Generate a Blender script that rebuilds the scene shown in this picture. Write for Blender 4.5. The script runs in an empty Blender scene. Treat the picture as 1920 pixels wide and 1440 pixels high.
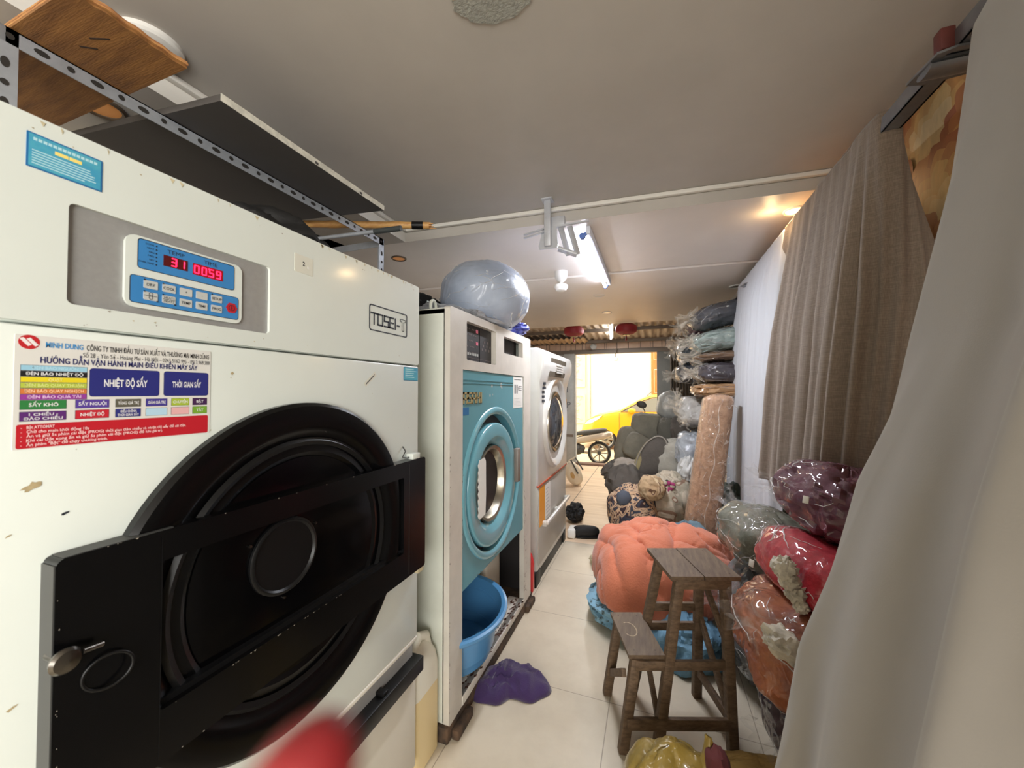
import bpy, bmesh, math, random
from mathutils import Vector, Matrix, Euler, noise

SC = bpy.context.scene
COL = SC.collection
PI = math.pi

def lin(c):
    out = []
    for v in c[:3]:
        v = v / 255.0
        out.append(v / 12.92 if v <= 0.04045 else ((v + 0.055) / 1.055) ** 2.4)
    return out

# ------------------------------------------------------------------ camera
F_PX = 721.0                     # focal length in pixels of the 1920 wide frame
EYE = Vector((0.0, 0.0, 1.43))   # eye height found from 60 cm floor tiles
yc = Vector(((1225 - 960) / F_PX, -(735 - 720) / F_PX, -1.0)).normalized()
zc = Vector((0.0, -yc.z, yc.y)).normalized()
zc = (zc - yc * zc.dot(yc)).normalized()
xc = yc.cross(zc)
R3 = Matrix((xc, yc, zc))
cam_d = bpy.data.cameras.new('camera')
cam = bpy.data.objects.new('camera', cam_d)
COL.objects.link(cam)
cam_d.sensor_width = 36.0
cam_d.lens = F_PX / 1920 * 36.0
cam_d.clip_start = 0.004
cam_d.clip_end = 200
cam.matrix_world = Matrix.Translation(EYE) @ R3.to_4x4()
cam_d.dof.use_dof = True
cam_d.dof.focus_distance = 1.7
cam_d.dof.aperture_fstop = 5.6
SC.camera = cam

# ------------------------------------------------------------------ view, world, sun, fill lights
SC.view_settings.view_transform = 'Standard'
SC.view_settings.look = 'None'
SC.view_settings.gamma = 1.0
SC.view_settings.use_curve_mapping = False
SC.view_settings.exposure = 0.30
SC.cycles.use_denoising = True
SC.cycles.max_bounces = 10
SC.cycles.transparent_max_bounces = 16
SC.cycles.sample_clamp_indirect = 6.0
SC.cycles.caustics_reflective = False
SC.cycles.caustics_refractive = False

world = bpy.data.worlds.new('sky')
SC.world = world
world.use_nodes = True
bg = world.node_tree.nodes['Background']
bg.inputs[0].default_value = (1.0, 0.93, 0.82, 1)
bg.inputs[1].default_value = 3.0

def light(name, kind, loc, energy, color, rot=(0, 0, 0), parent=None, **kw):
    d = bpy.data.lights.new(name, kind)
    d.energy = energy
    d.color = color
    for k, v in kw.items():
        setattr(d, k, v)
    o = bpy.data.objects.new(name, d)
    COL.objects.link(o)
    o.location = loc
    o.rotation_euler = rot
    if parent:
        o.parent = parent
        o.location = Vector(loc) - parent.location
    return o

sun = light('sun', 'SUN', (3, 5, 9), 0.8, (1.0, 0.93, 0.80), (math.radians(36), math.radians(8), 0))
sun.data.angle = 0.12
# unseen fill lights added behind the camera, at the back and right walls
light('back_fill', 'AREA', (0.05, -3.12, 1.50), 26, (1.0, 0.99, 0.96), (math.radians(82), 0, 0), shape='RECTANGLE', size=1.5, size_y=1.25, spread=math.radians(140))
light('side_fill', 'AREA', (0.86, -2.10, 1.50), 74, (1.0, 1.0, 0.97), (math.radians(84), 0, math.radians(66)), shape='RECTANGLE', size=1.5, size_y=1.2, spread=math.radians(150))

# ------------------------------------------------------------------ small helpers
def tag(o, label=None, cat=None, group=None, kind=None):
    if label: o['label'] = label
    if cat: o['category'] = cat
    if group: o['group'] = group
    if kind: o['kind'] = kind
    return o

def thing(name, label, cat, loc=(0, 0, 0), group=None):
    o = bpy.data.objects.new(name, None)
    o.empty_display_size = 0.1
    COL.objects.link(o)
    o.location = loc
    return tag(o, label, cat, group)

def copy_tree(o, parent=None):
    c = o.copy()
    COL.objects.link(c)
    if parent: c.parent = parent
    for ch in list(o.children):
        copy_tree(ch, c)
    return c

def ray(u, v):
    return R3 @ Vector(((u - 960) / F_PX, -(v - 720) / F_PX, -1.0))
def at_x(u, v, x):
    r = ray(u, v); return EYE + r * ((x - EYE.x) / r.x)
def at_y(u, v, y):
    r = ray(u, v); return EYE + r * ((y - EYE.y) / r.y)
def at_z(u, v, z):
    r = ray(u, v); return EYE + r * ((z - EYE.z) / r.z)

# ------------------------------------------------------------------ materials
def nset(n, **kw):
    for k, v in kw.items():
        n.inputs[k.replace('_', ' ')].default_value = v

def mat(name, rgb, rough=0.55, metal=0.0, var=0.0, vscale=8.0, rgb2=None, bump=0.0, bscale=60.0, coat=0.0,
        croughness=0.12, sheen=0.0, emit=0.0, ecol=None, stretch=None, spec=0.5, cbump=0.0, cscale=14.0, trans=0.0, alpha=1.0, sss=0.0, detail=4.0, contrast=(0.35, 0.65)):
    m = bpy.data.materials.new(name)
    m.use_nodes = True
    nt = m.node_tree
    b = nt.nodes['Principled BSDF']
    c = (*lin(rgb), 1)
    b.inputs['Base Color'].default_value = c
    b.inputs['Roughness'].default_value = rough
    b.inputs['Metallic'].default_value = metal
    b.inputs['Specular IOR Level'].default_value = spec
    b.inputs['Coat Weight'].default_value = coat
    b.inputs['Coat Roughness'].default_value = croughness
    b.inputs['Sheen Weight'].default_value = sheen
    b.inputs['Transmission Weight'].default_value = trans
    b.inputs['Alpha'].default_value = alpha
    if sss:
        b.inputs['Subsurface Weight'].default_value = sss
        b.inputs['Subsurface Radius'].default_value = (0.012, 0.004, 0.002)
    if emit:
        b.inputs['Emission Color'].default_value = (*(lin(ecol) if ecol else c[:3]), 1)
        b.inputs['Emission Strength'].default_value = emit
    tc = nt.nodes.new('ShaderNodeTexCoord')
    mp = nt.nodes.new('ShaderNodeMapping')
    nt.links.new(tc.outputs['Object'], mp.inputs['Vector'])
    if stretch: mp.inputs['Scale'].default_value = stretch
    if var or rgb2:
        n = nt.nodes.new('ShaderNodeTexNoise')
        nset(n, Scale=vscale, Detail=detail, Roughness=0.6)
        nt.links.new(mp.outputs[0], n.inputs['Vector'])
        r = nt.nodes.new('ShaderNodeValToRGB')
        r.color_ramp.elements[0].position = contrast[0]
        r.color_ramp.elements[1].position = contrast[1]
        c2 = lin(rgb2) if rgb2 else [max(0, x * (1 - var)) for x in c[:3]]
        r.color_ramp.elements[0].color = (*c2, 1)
        r.color_ramp.elements[1].color = c if rgb2 else (*[min(1, x * (1 + var * 0.5)) for x in c[:3]], 1)
        nt.links.new(n.outputs['Fac'], r.inputs['Fac'])
        nt.links.new(r.outputs['Color'], b.inputs['Base Color'])
    if bump:
        n = nt.nodes.new('ShaderNodeTexNoise')
        nset(n, Scale=bscale, Detail=3.0)
        nt.links.new(mp.outputs[0], n.inputs['Vector'])
        k = nt.nodes.new('ShaderNodeBump')
        nset(k, Strength=bump, Distance=0.01)
        nt.links.new(n.outputs['Fac'], k.inputs['Height'])
        nt.links.new(k.outputs['Normal'], b.inputs['Normal'])
    if cbump:      # crinkles of a clear wrap lying over the cloth: only the coat carries them
        n = nt.nodes.new('ShaderNodeTexNoise')
        n.noise_type = 'RIDGED_MULTIFRACTAL'
        nset(n, Scale=cscale, Detail=3.0, Roughness=0.5, Distortion=1.4)
        nt.links.new(mp.outputs[0], n.inputs['Vector'])
        k = nt.nodes.new('ShaderNodeBump')
        nset(k, Strength=cbump, Distance=0.035)
        nt.links.new(n.outputs['Fac'], k.inputs['Height'])
        nt.links.new(k.outputs['Normal'], b.inputs['Coat Normal'])
    return m

def wrapped(name, rgb, rgb2=None, scale=13.0, b=0.9, vscale=9, **kw):
    return mat(name, rgb, 0.75, rgb2=rgb2, var=0.25, vscale=vscale, coat=1.0, croughness=0.05, cbump=b, cscale=scale, bump=0.35, bscale=38, **kw)

def film(name, tint=(235, 235, 235), opacity=0.03, rough=0.06, scale=14.0, edge=0.16):
    """thin clear plastic: mostly see-through, crinkled gloss on top"""
    m = bpy.data.materials.new(name)
    m.use_nodes = True
    nt = m.node_tree
    for n in list(nt.nodes): nt.nodes.remove(n)
    out = nt.nodes.new('ShaderNodeOutputMaterial')
    tr = nt.nodes.new('ShaderNodeBsdfTransparent')
    b = nt.nodes.new('ShaderNodeBsdfPrincipled')
    b.inputs['Base Color'].default_value = (*lin(tint), 1)
    b.inputs['Roughness'].default_value = rough
    b.inputs['Coat Weight'].default_value = 1.0
    mx = nt.nodes.new('ShaderNodeMixShader')
    fr = nt.nodes.new('ShaderNodeLayerWeight')
    fr.inputs['Blend'].default_value = 0.35
    ma = nt.nodes.new('ShaderNodeMath'); ma.operation = 'MULTIPLY_ADD'
    ma.inputs[1].default_value = edge
    ma.inputs[2].default_value = opacity
    tc = nt.nodes.new('ShaderNodeTexCoord')
    n = nt.nodes.new('ShaderNodeTexNoise')
    nset(n, Scale=scale, Detail=4.0, Distortion=1.0)
    k = nt.nodes.new('ShaderNodeBump')
    nset(k, Strength=0.55, Distance=0.03)
    L = nt.links.new
    L(tc.outputs['Object'], n.inputs['Vector']); L(n.outputs['Fac'], k.inputs['Height'])
    L(k.outputs['Normal'], b.inputs['Normal']); L(k.outputs['Normal'], b.inputs['Coat Normal']); L(k.outputs['Normal'], fr.inputs['Normal'])
    L(fr.outputs['Facing'], ma.inputs[0]); L(ma.outputs[0], mx.inputs[0])
    L(tr.outputs[0], mx.inputs[1]); L(b.outputs[0], mx.inputs[2]); L(mx.outputs[0], out.inputs[0])
    return m

# ------------------------------------------------------------------ mesh builder
class MB:
    """collects shapes given in world coordinates; build() links them as ONE mesh object"""
    def __init__(self):
        self.bm = bmesh.new(); self.mats = []
    def mi(self, m):
        if m not in self.mats: self.mats.append(m)
        return self.mats.index(m)
    def _mark(self, faces, m):
        i = self.mi(m)
        for f in faces: f.material_index = i; f.smooth = True
    def box(self, c, s, m, bevel=0.0, rot=None, seg=2):
        M = Matrix.Translation(c) @ (rot.to_4x4() if rot is not None else Matrix()) @ Matrix.Diagonal((*s, 1))
        r = bmesh.ops.create_cube(self.bm, size=1.0, matrix=M)
        vs = r['verts']; fs = {f for v in vs for f in v.link_faces}
        if bevel:
            es = list({e for f in fs for e in f.edges})
            b = bmesh.ops.bevel(self.bm, geom=es, offset=bevel, segments=seg, affect='EDGES', profile=0.5)
            fs = {f for f in b['faces']} | {f for f in fs if f.is_valid}
        self._mark([f for f in fs if f.is_valid], m)
        return self
    def bb(self, x0, x1, y0, y1, z0, z1, m, bevel=0.0):
        return self.box(((x0 + x1) / 2, (y0 + y1) / 2, (z0 + z1) / 2), (abs(x1 - x0), abs(y1 - y0), abs(z1 - z0)), m, bevel)
    def poly(self, pts, m):
        f = self.bm.faces.new([self.bm.verts.new(p) for p in pts])
        self._mark([f], m); return self
    def rings(self, rings, m, closed=True, cap0=False, cap1=False, loop=False):
        V = [[self.bm.verts.new(p) for p in r] for r in rings]
        fs = []
        n = len(V[0])
        rr = list(zip(V, V[1:])) + ([(V[-1], V[0])] if loop else [])
        for a, b in rr:
            for i in range(n if closed else n - 1):
                j = (i + 1) % n
                try: fs.append(self.bm.faces.new((a[i], a[j], b[j], b[i])))
                except ValueError: pass
        if cap0: fs.append(self.bm.faces.new(V[0][::-1]))
        if cap1: fs.append(self.bm.faces.new(V[-1]))
        self._mark(fs, m); return self
    def tube(self, pts, r, m, n=10, cap=True, flat=1.0):
        pts = [Vector(p) for p in pts]
        rs = r if isinstance(r, (list, tuple)) else [r] * len(pts)
        rings = []
        up = None
        for i, p in enumerate(pts):
            d = (pts[min(i + 1, len(pts) - 1)] - pts[max(i - 1, 0)]).normalized()
            if up is None:
                up = Vector((0, 0, 1)) if abs(d.z) < 0.9 else Vector((1, 0, 0))
            a = d.cross(up).normalized(); b = a.cross(d).normalized(); up = b
            rings.append([p + (a * math.cos(t) + b * math.sin(t) * flat) * rs[i] for t in [2 * PI * k / n for k in range(n)]])
        return self.rings(rings, m, True, cap, cap)
    def bar(self, p0, p1, w, h, m, bevel=0.0, up=(0, 0, 1)):
        p0, p1 = Vector(p0), Vector(p1)
        d = p1 - p0; L = d.length; d.normalize()
        u = Vector(up)
        if abs(d.dot(u)) > 0.98: u = Vector((1, 0, 0))
        a = d.cross(u).normalized(); b = a.cross(d).normalized()
        Rm = Matrix((d, a, b)).transposed()
        return self.box((p0 + p1) / 2, (L, w, h), m, bevel, Rm)
    def lathe(self, prof, o, axis, m, n=40, arc=None, ref=None):
        axis = Vector(axis).normalized()
        ref = Vector(ref) if ref else (Vector((0, 0, 1)) if abs(axis.z) < 0.9 else Vector((1, 0, 0)))
        a = axis.cross(ref).normalized(); b = axis.cross(a).normalized()
        o = Vector(o)
        ang = [2 * PI * k / n for k in range(n)]
        rings = [[o + axis * h + (a * math.cos(t) + b * math.sin(t)) * max(r, 1e-5) for t in ang] for r, h in prof]
        return self.rings(rings, m, True)
    def holed(self, outer, holes, P, depth, m, back=False):
        """plate with holes: 2-D outlines, P(a,b,d) -> 3-D point, walls go 'depth' back"""
        es = []; loops = []
        for pts in [outer] + holes:
            vs = [self.bm.verts.new(P(a, b, 0)) for a, b in pts]
            loops.append((vs, pts))
            for i in range(len(vs)): es.append(self.bm.edges.new((vs[i], vs[(i + 1) % len(vs)])))
        r = bmesh.ops.triangle_fill(self.bm, use_beauty=True, use_dissolve=False, edges=es)
        fs = [g for g in r['geom'] if isinstance(g, bmesh.types.BMFace)]
        for vs, pts in loops:
            bk = [self.bm.verts.new(P(a, b, depth)) for a, b in pts]
            for i in range(len(vs)):
                j = (i + 1) % len(vs)
                fs.append(self.bm.faces.new((vs[i], vs[j], bk[j], bk[i])))
        self._mark(fs, m); return self
    def prism(self, pts, P, d0, d1, m, bevel=0.0):
        a = [self.bm.verts.new(P(x, y, d0)) for x, y in pts]
        b = [self.bm.verts.new(P(x, y, d1)) for x, y in pts]
        fs = [self.bm.faces.new(a), self.bm.faces.new(b[::-1])]
        n = len(pts)
        for i in range(n):
            j = (i + 1) % n
            fs.append(self.bm.faces.new((a[i], b[i], b[j], a[j])))
        self._mark(fs, m)
        if bevel:
            es = [e for f in fs[:1] for e in f.edges]
            r = bmesh.ops.bevel(self.bm, geom=es, offset=bevel, segments=2, affect='EDGES', profile=0.5)
            self._mark(r['faces'], m)
        return self
    def grid(self, fn, nu, nv, m, closed=False):
        V = [[self.bm.verts.new(fn(i / nu, j / nv)) for j in range(nv + 1)] for i in range(nu + (0 if closed else 1))]
        fs = []
        n = len(V)
        for i in range(n if closed else n - 1):
            for j in range(nv):
                a, b = V[i], V[(i + 1) % n]
                fs.append(self.bm.faces.new((a[j], b[j], b[j + 1], a[j + 1])))
        self._mark(fs, m); return self
    def blob(self, c, s, m, rot=(0, 0, 0), e=1.0, amp=0.05, sc=3.0, seed=0, nu=64, nv=36, ridge=0.0, rsc=6.0, rdir=None, floor=None, mfn=None, sub=None):
        """soft bundle: super-ellipsoid with lumps (amp) and sharp creases (ridge)"""
        E_ = Euler(rot).to_matrix()
        c = Vector(c); off = Vector((seed * 7.3, seed * 3.1, seed * 1.7))
        sg = lambda v, p: math.copysign(abs(v) ** p, v)
        lo = None if floor is None else floor
        def fn(u, v):
            th = u * 2 * PI; ph = (v - 0.5) * PI
            x = sg(math.cos(ph), e) * sg(math.cos(th), e)
            y = sg(math.cos(ph), e) * sg(math.sin(th), e)
            z = sg(math.sin(ph), e)
            q = Vector((x, y, z))
            k = 1 + amp * noise.noise(q * sc + off) * 2
            if ridge:
                w = Vector((q.x * (rdir[0] if rdir else 1), q.y * (rdir[1] if rdir else 1), q.z * (rdir[2] if rdir else 1)))
                wv = w * rsc + off * 2 + Vector((noise.noise(q * 2 + off), noise.noise(q * 2.3 - off), noise.noise(q * 1.7))) * 0.8
                k -= ridge * (1 - min(1, abs(noise.noise(wv)) * 3.2)) ** 2
            if sub: k *= sub(q)
            p = E_ @ Vector((q.x * s[0] * k, q.y * s[1] * k, q.z * s[2] * k)) + c
            if lo is not None and p.z < lo: p.z = lo + 0.0004 * (p.z - lo)
            return p
        i0 = len(self.bm.verts)
        V = [[None] * (nv + 1) for _ in range(nu)]
        for i in range(nu):
            for j in range(1, nv): V[i][j] = self.bm.verts.new(fn(i / nu, j / nv))
        b0 = self.bm.verts.new(fn(0, 0)); b1 = self.bm.verts.new(fn(0, 1))
        fs = []
        for i in range(nu):
            a, b = V[i], V[(i + 1) % nu]
            fs.append(self.bm.faces.new((b0, b[1], a[1])))
            for j in range(1, nv - 1): fs.append(self.bm.faces.new((a[j], b[j], b[j + 1], a[j + 1])))
            fs.append(self.bm.faces.new((a[nv - 1], b[nv - 1], b1)))
        self._mark(fs, m); return self
    def text(self, s, P, a0, b0, w=None, h=0.01, m=None, align='L', d=0.0, bold=0.0, shear=0.0, wide=1.0):
        """lettering laid on a surface; (a0,b0) baseline start (or middle), cap height h, optional width w"""
        cu = bpy.data.curves.new('t', 'FONT')
        cu.body = s; cu.resolution_u = 2; cu.size = 1.0; cu.offset = bold; cu.shear = shear
        o = bpy.data.objects.new('t', cu); COL.objects.link(o)
        me = o.evaluated_get(bpy.context.evaluated_depsgraph_get()).to_mesh()
        vs = [v.co.copy() for v in me.vertices]; pl = [tuple(p.vertices) for p in me.polygons]
        bpy.data.objects.remove(o); bpy.data.curves.remove(cu)
        if not vs: return self
        x0 = min(v.x for v in vs); x1 = max(v.x for v in vs)
        ky = h / 0.70
        kx = (w / (x1 - x0)) if w else ky * wide
        W = (x1 - x0) * kx
        ox = a0 - (W / 2 if align == 'C' else W if align == 'R' else 0)
        nv = [self.bm.verts.new(P(ox + (v.x - x0) * kx, b0 + v.y * ky, d)) for v in vs]
        fs = []
        for p in pl:
            try: fs.append(self.bm.faces.new([nv[i] for i in p]))
            except ValueError: pass
        self._mark(fs, m); return self
    def build(self, name, parent=None, loc=None, sharp=38, solid=0.0, kind=None):
        bm = self.bm
        bmesh.ops.remove_doubles(bm, verts=bm.verts, dist=1e-6)
        bmesh.ops.recalc_face_normals(bm, faces=bm.faces)
        org = Vector(loc) if loc is not None else Vector((0, 0, 0))
        if parent is not None and loc is None:
            q = parent; 
            while q is not None: org += q.location; q = q.parent
        bmesh.ops.translate(bm, verts=bm.verts, vec=-org)
        me = bpy.data.meshes.new(name); bm.to_mesh(me); bm.free()
        for m in self.mats: me.materials.append(m)
        try: me.set_sharp_from_angle(angle=math.radians(sharp))
        except Exception: pass
        o = bpy.data.objects.new(name, me); COL.objects.link(o)
        if loc is not None: o.location = loc
        if parent is not None: o.parent = parent
        if solid:
            md = o.modifiers.new('thickness', 'SOLIDIFY'); md.thickness = solid; md.offset = 0
        if kind: o['kind'] = kind
        return o

def rrect(a0, a1, b0, b1, r, n=5):
    out = []
    for cx, cy, s in ((a1 - r, b1 - r, 0), (a0 + r, b1 - r, 1), (a0 + r, b0 + r, 2), (a1 - r, b0 + r, 3)):
        for k in range(n + 1):
            t = (s + k / n) * PI / 2
            out.append((cx + r * math.cos(t), cy + r * math.sin(t)))
    return out
def circ(ca, cb, r, n=48):
    return [(ca + r * math.cos(2 * PI * k / n), cb + r * math.sin(2 * PI * k / n)) for k in range(n)]
def rect(a0, a1, b0, b1): return [(a0, b0), (a1, b0), (a1, b1), (a0, b1)]
def facing(x):                       # a front looking along +X: a runs along Y, b up, d back into it
    return lambda a, b, d: Vector((x - d, a, b))

def mesh_thing(mb, name, label, cat, loc, group=None, **kw):
    return tag(mb.build(name, loc=loc, **kw), label, cat, group)

# ================================================================== THE ROOM
m_ceil = mat('ceiling_paint', (186, 180, 172), 0.75, var=0.05, vscale=3)
m_ceil2 = mat('ceiling_paint_glossy', (224, 216, 208), 0.42, var=0.04, vscale=2)
m_wall = mat('wall_paint', (188, 180, 168), 0.8, var=0.08, vscale=2)
m_cornice = mat('cornice_white', (226, 222, 214), 0.6)

def tile_mat(name, c1, c2, grout, w, h, ox, oy, mortar=0.0022, rough=0.3, vein=False):
    m = bpy.data.materials.new(name); m.use_nodes = True
    nt = m.node_tree; b = nt.nodes['Principled BSDF']; L = nt.links.new
    tc = nt.nodes.new('ShaderNodeTexCoord'); mp = nt.nodes.new('ShaderNodeMapping')
    mp.inputs['Location'].default_value = (-ox, -oy, 0)
    L(tc.outputs['Object'], mp.inputs['Vector'])
    br = nt.nodes.new('ShaderNodeTexBrick'); br.offset = 0.0; br.squash = 1.0
    nset(br, Scale=1.0, Mortar_Size=mortar, Mortar_Smooth=0.2, Brick_Width=w, Row_Height=h, Bias=0.0)
    L(mp.outputs[0], br.inputs['Vector'])
    n = nt.nodes.new('ShaderNodeTexNoise'); nset(n, Scale=2.5, Detail=6.0, Roughness=0.65)
    if vein:
        m2 = nt.nodes.new('ShaderNodeMapping'); m2.inputs['Scale'].default_value = (0.5, 5.0, 1)
        L(tc.outputs['Object'], m2.inputs['Vector']); L(m2.outputs[0], n.inputs['Vector']); nset(n, Distortion=0.6)
    else: L(tc.outputs['Object'], n.inputs['Vector'])
    r = nt.nodes.new('ShaderNodeValToRGB')
    r.color_ramp.elements[0].position = 0.36; r.color_ramp.elements[1].position = 0.62
    r.color_ramp.elements[0].color = (*lin(c2), 1); r.color_ramp.elements[1].color = (*lin(c1), 1)
    L(n.outputs['Fac'], r.inputs['Fac'])
    mx = nt.nodes.new('ShaderNodeMix'); mx.data_type = 'RGBA'
    L(br.outputs['Fac'], mx.inputs['Factor']); L(r.outputs['Color'], mx.inputs['A'])
    mx.inputs['B'].default_value = (*lin(grout), 1)
    L(mx.outputs['Result'], b.inputs['Base Color'])
    b.inputs['Roughness'].default_value = rough
    return m
m_floor = tile_mat('cream_floor_tile', (212, 200, 178), (198, 185, 163), (158, 145, 126), 0.60, 0.605, -0.2, 1.845)
m_porch = tile_mat('veined_porch_tile', (238, 212, 182), (216, 186, 152), (120, 98, 78), 0.9, 20.0, -0.10, -5, 0.006, 0.4, True)

f = MB(); f.bb(-2.3, 0.95, -3.2, 3.67, -0.08, 0.0, m_floor); f.build('floor', kind='structure')
f = MB(); f.bb(-2.3, 1.6, 3.672, 7.58, -0.1, -0.003, m_porch); f.build('floor_porch', kind='structure')
f = MB(); f.bb(-2.3, 1.6, 7.58, 7.74, -0.12, 0.035, mat('door_sill_stone', (120, 92, 76), 0.5, var=0.2), 0.008); f.build('trim_1', kind='structure')

ZU, ZL = 2.48, 2.40
c = MB()      # raised tray near the camera, lower soffit on the left and towards the street
c.poly([(-1.5, -3.2, ZU), (-1.5, 2.08, ZU), (0.95, 2.225, ZU), (0.95, -3.2, ZU)], m_ceil)
c.poly([(-2.3, -3.2, ZL), (-2.3, 2.035, ZL), (-1.5, 2.08, ZL), (-1.5, -3.2, ZL)], m_ceil)
c.poly([(-2.3, 2.035, ZL), (-2.3, 3.05, ZL), (0.95, 3.26, ZL), (0.95, 2.225, ZL)], m_ceil2)
c.poly([(-2.3, 3.05, ZL), (-2.3, 3.05, ZL + .012), (0.95, 3.26, ZL + .012), (0.95, 3.26, ZL)], m_ceil2)
c.poly([(-2.3, 3.05, ZL + .012), (-2.3, 3.09, ZL + .012), (0.95, 3.30, ZL + .012), (0.95, 3.26, ZL + .012)], m_ceil2)
c.poly([(-2.3, 3.09, ZL - .006), (-2.3, 3.09, ZL + .012), (0.95, 3.30, ZL + .012), (0.95, 3.30, ZL - .006)], m_ceil2)
c.poly([(-2.3, 3.09, ZL - .006), (-2.3, 5.57, ZL - .006), (0.95, 5.58, ZL - .006), (0.95, 3.30, ZL - .006)], m_ceil2)
c.poly([(-2.3, 5.57, ZL - .006), (0.95, 5.58, ZL - .006), (0.95, 5.58, ZL + .25), (-2.3, 5.57, ZL + .25)], m_ceil2)
c.poly([(-2.3, -3.2, ZU + .12), (0.95, -3.2, ZU + .12), (0.95, 5.58, ZL + .25), (-2.3, 5.57, ZL + .25)], m_ceil)
c.build('ceiling', kind='structure')
c = MB()      # plastered edge strip of the tray
c.poly([(-1.5, -3.2, ZL - .001), (-1.5, 2.08, ZL - .001), (-1.5, 2.08, ZU), (-1.5, -3.2, ZU)], m_cornice)
c.poly([(-1.5, 2.08, ZL - .001), (0.95, 2.225, ZL - .001), (0.95, 2.225, ZU), (-1.5, 2.08, ZU)], m_ceil)
c.bar((-1.487, -3.2, ZU - .012), (-1.487, 2.07, ZU - .012), 0.025, 0.022, m_cornice, 0.004)
c.bar((-1.49, 2.063, ZU - .012), (0.95, 2.208, ZU - .012), 0.025, 0.022, m_cornice, 0.004)
c.build('trim_2', kind='structure')

w = MB(); w.bb(-2.42, -2.3, -3.2, 7.7, 0, 2.72, m_wall); w.build('wall_left', kind='structure')
w = MB(); w.bb(0.93, 1.05, -0.3, 5.6, 0, 2.72, m_wall); w.build('wall_right', kind='structure')
w = MB(); w.holed(rect(-3.2, -0.3, 0, 2.6), [rect(-2.9, -1.32, .88, 2.14)], lambda a, b, d: Vector((.93 + d, a, b)), .12, m_wall); w.build('wall_right_rear', kind='structure')
w = MB(); w.bb(1.58, 1.7, 5.5, 7.7, 0, 2.9, m_wall); w.bb(0.93, 1.7, 5.5, 5.6, 0, 2.9, m_wall); w.build('wall_porch', kind='structure')
# back wall behind the camera with an opening for the added window
w = MB()
Pb = lambda a, b, d: Vector((a, -3.2 - d, b))
w.holed(rect(-2.3, 0.95, 0, 2.6), [rect(-0.72, 0.82, 0.98, 2.26)], Pb, 0.12, m_wall)
w.build('wall_back', kind='structure')
m_alu = mat('white_frame', (215, 215, 212), 0.4)
w = MB(); w.holed(rect(-0.72, 0.82, 0.98, 2.26), [rect(-0.67, 0.03, 1.03, 2.21), rect(0.07, 0.77, 1.03, 2.21)], Pb, 0.06, m_alu)
w.build('added_window_1', kind='structure')  # added window frame around the back fill light
w = MB(); w.holed(rect(-2.9, -1.32, .88, 2.14), [rect(-2.86, -2.13, .92, 2.10), rect(-2.09, -1.36, .92, 2.10)], lambda a, b, d: Vector((.93 + d, a, b)), .06, m_alu); w.build('added_window_2', kind='structure')  # added window frame around the side fill light

# mural of big peony petals printed on the right wall
pet_cols = [(178, 104, 66), (198, 132, 82), (216, 160, 96), (228, 184, 116), (238, 204, 142), (244, 218, 164)]
pmats = [mat('petal_print_%d' % i, cc, 0.55, rgb2=tuple(int(v * .78) for v in cc), vscale=9, stretch=(1, 1, .35)) for i, cc in enumerate(pet_cols)]
m_mur0 = mat('mural_ground', (176, 122, 76), 0.6, rgb2=(126, 82, 52), vscale=4)
random.seed(4)
mu = MB(); mu.bb(0.926, 0.93, 1.2, 3.4, 0.9, 2.478, m_mur0)
lay = 0
for fy, fz, R0 in ((2.1, 2.30, .26), (1.75, 2.34, .22), (1.5, 2.2, .22), (2.45, 1.9, 0.28), (1.95, 2.05, 0.26), (1.70, 2.02, 0.25), (1.85, 1.78, 0.28), (1.6, 1.6, .3), (2.2, 1.6, .3)):
    for ring, (rr, n) in enumerate(((1.0, 17), (0.84, 15), (0.66, 13), (0.48, 10), (0.3, 7), (0.14, 4))):
        for k in range(n):
            t = 2 * PI * (k + 0.5 * (ring % 2)) / n + random.uniform(-.1, .1)
            cy, cz = fy + R0 * rr * 0.72 * math.cos(t), fz + R0 * rr * 0.72 * math.sin(t)
            ln, wd = R0 * (0.34 - 0.02 * ring), R0 * (0.21 - 0.012 * ring)
            pts = []
            for q in range(26):
                a = 2 * PI * q / 26
                lx = ln * math.cos(a) * (1 + .08 * math.sin(5 * a + k)); ly = wd * math.sin(a) * (1.0 + .25 * math.cos(a))
                yy, zz = cy + lx * math.cos(t) - ly * math.sin(t), cz + lx * math.sin(t) + ly * math.cos(t)
                pts.append((min(max(yy, 1.21), 3.39), min(max(zz, .91), 2.476)))
            x = 0.9255 - lay * 0.00003; lay += 1
            mu.poly([Vector((x, a, b)) for a, b in pts], pmats[min(5, ring + (k % 3 == 0))])
mesh_thing(mu, 'wall_mural', 'wall mural of large golden peony petals behind the brown curtain', 'mural', (0.93, 2.0, 1.7))

# ------------------------------------------------------------------ ceiling fittings
m_white = mat('white_plastic', (228, 226, 220), 0.4)
m_glow_w = mat('warm_downlight_lit', (255, 214, 150), 0.4, emit=14, ecol=(255, 196, 110))
m_glow_m = mat('warm_downlight_dim', (255, 206, 150), 0.4, emit=0.75, ecol=(255, 200, 140))
m_glow_o = mat('amber_downlight_off', (226, 160, 96), 0.4, emit=0.10, ecol=(240, 150, 70))
m_ring_d = mat('dark_downlight_rim', (88, 74, 60), 0.4)
def downlight(x, y, r, glow, rim, label, name='ceiling_downlight', z=ZL):
    t = thing(name, label, 'downlight', (x, y, z), 'recessed ceiling downlights')
    MB().lathe([(r * 1.28, 0), (r * 1.28, -.006), (r * 1.15, -.010), (r, -.006), (r, .0)], (x, y, z), (0, 0, 1), rim, 32).build('trim_ring', t)
    MB().lathe([(0, -.004), (r * .6, -.004), (r, -.003), (r, 0), (0, 0)], (x, y, z), (0, 0, 1), glow, 32).build('lens', t)
    return t
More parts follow.
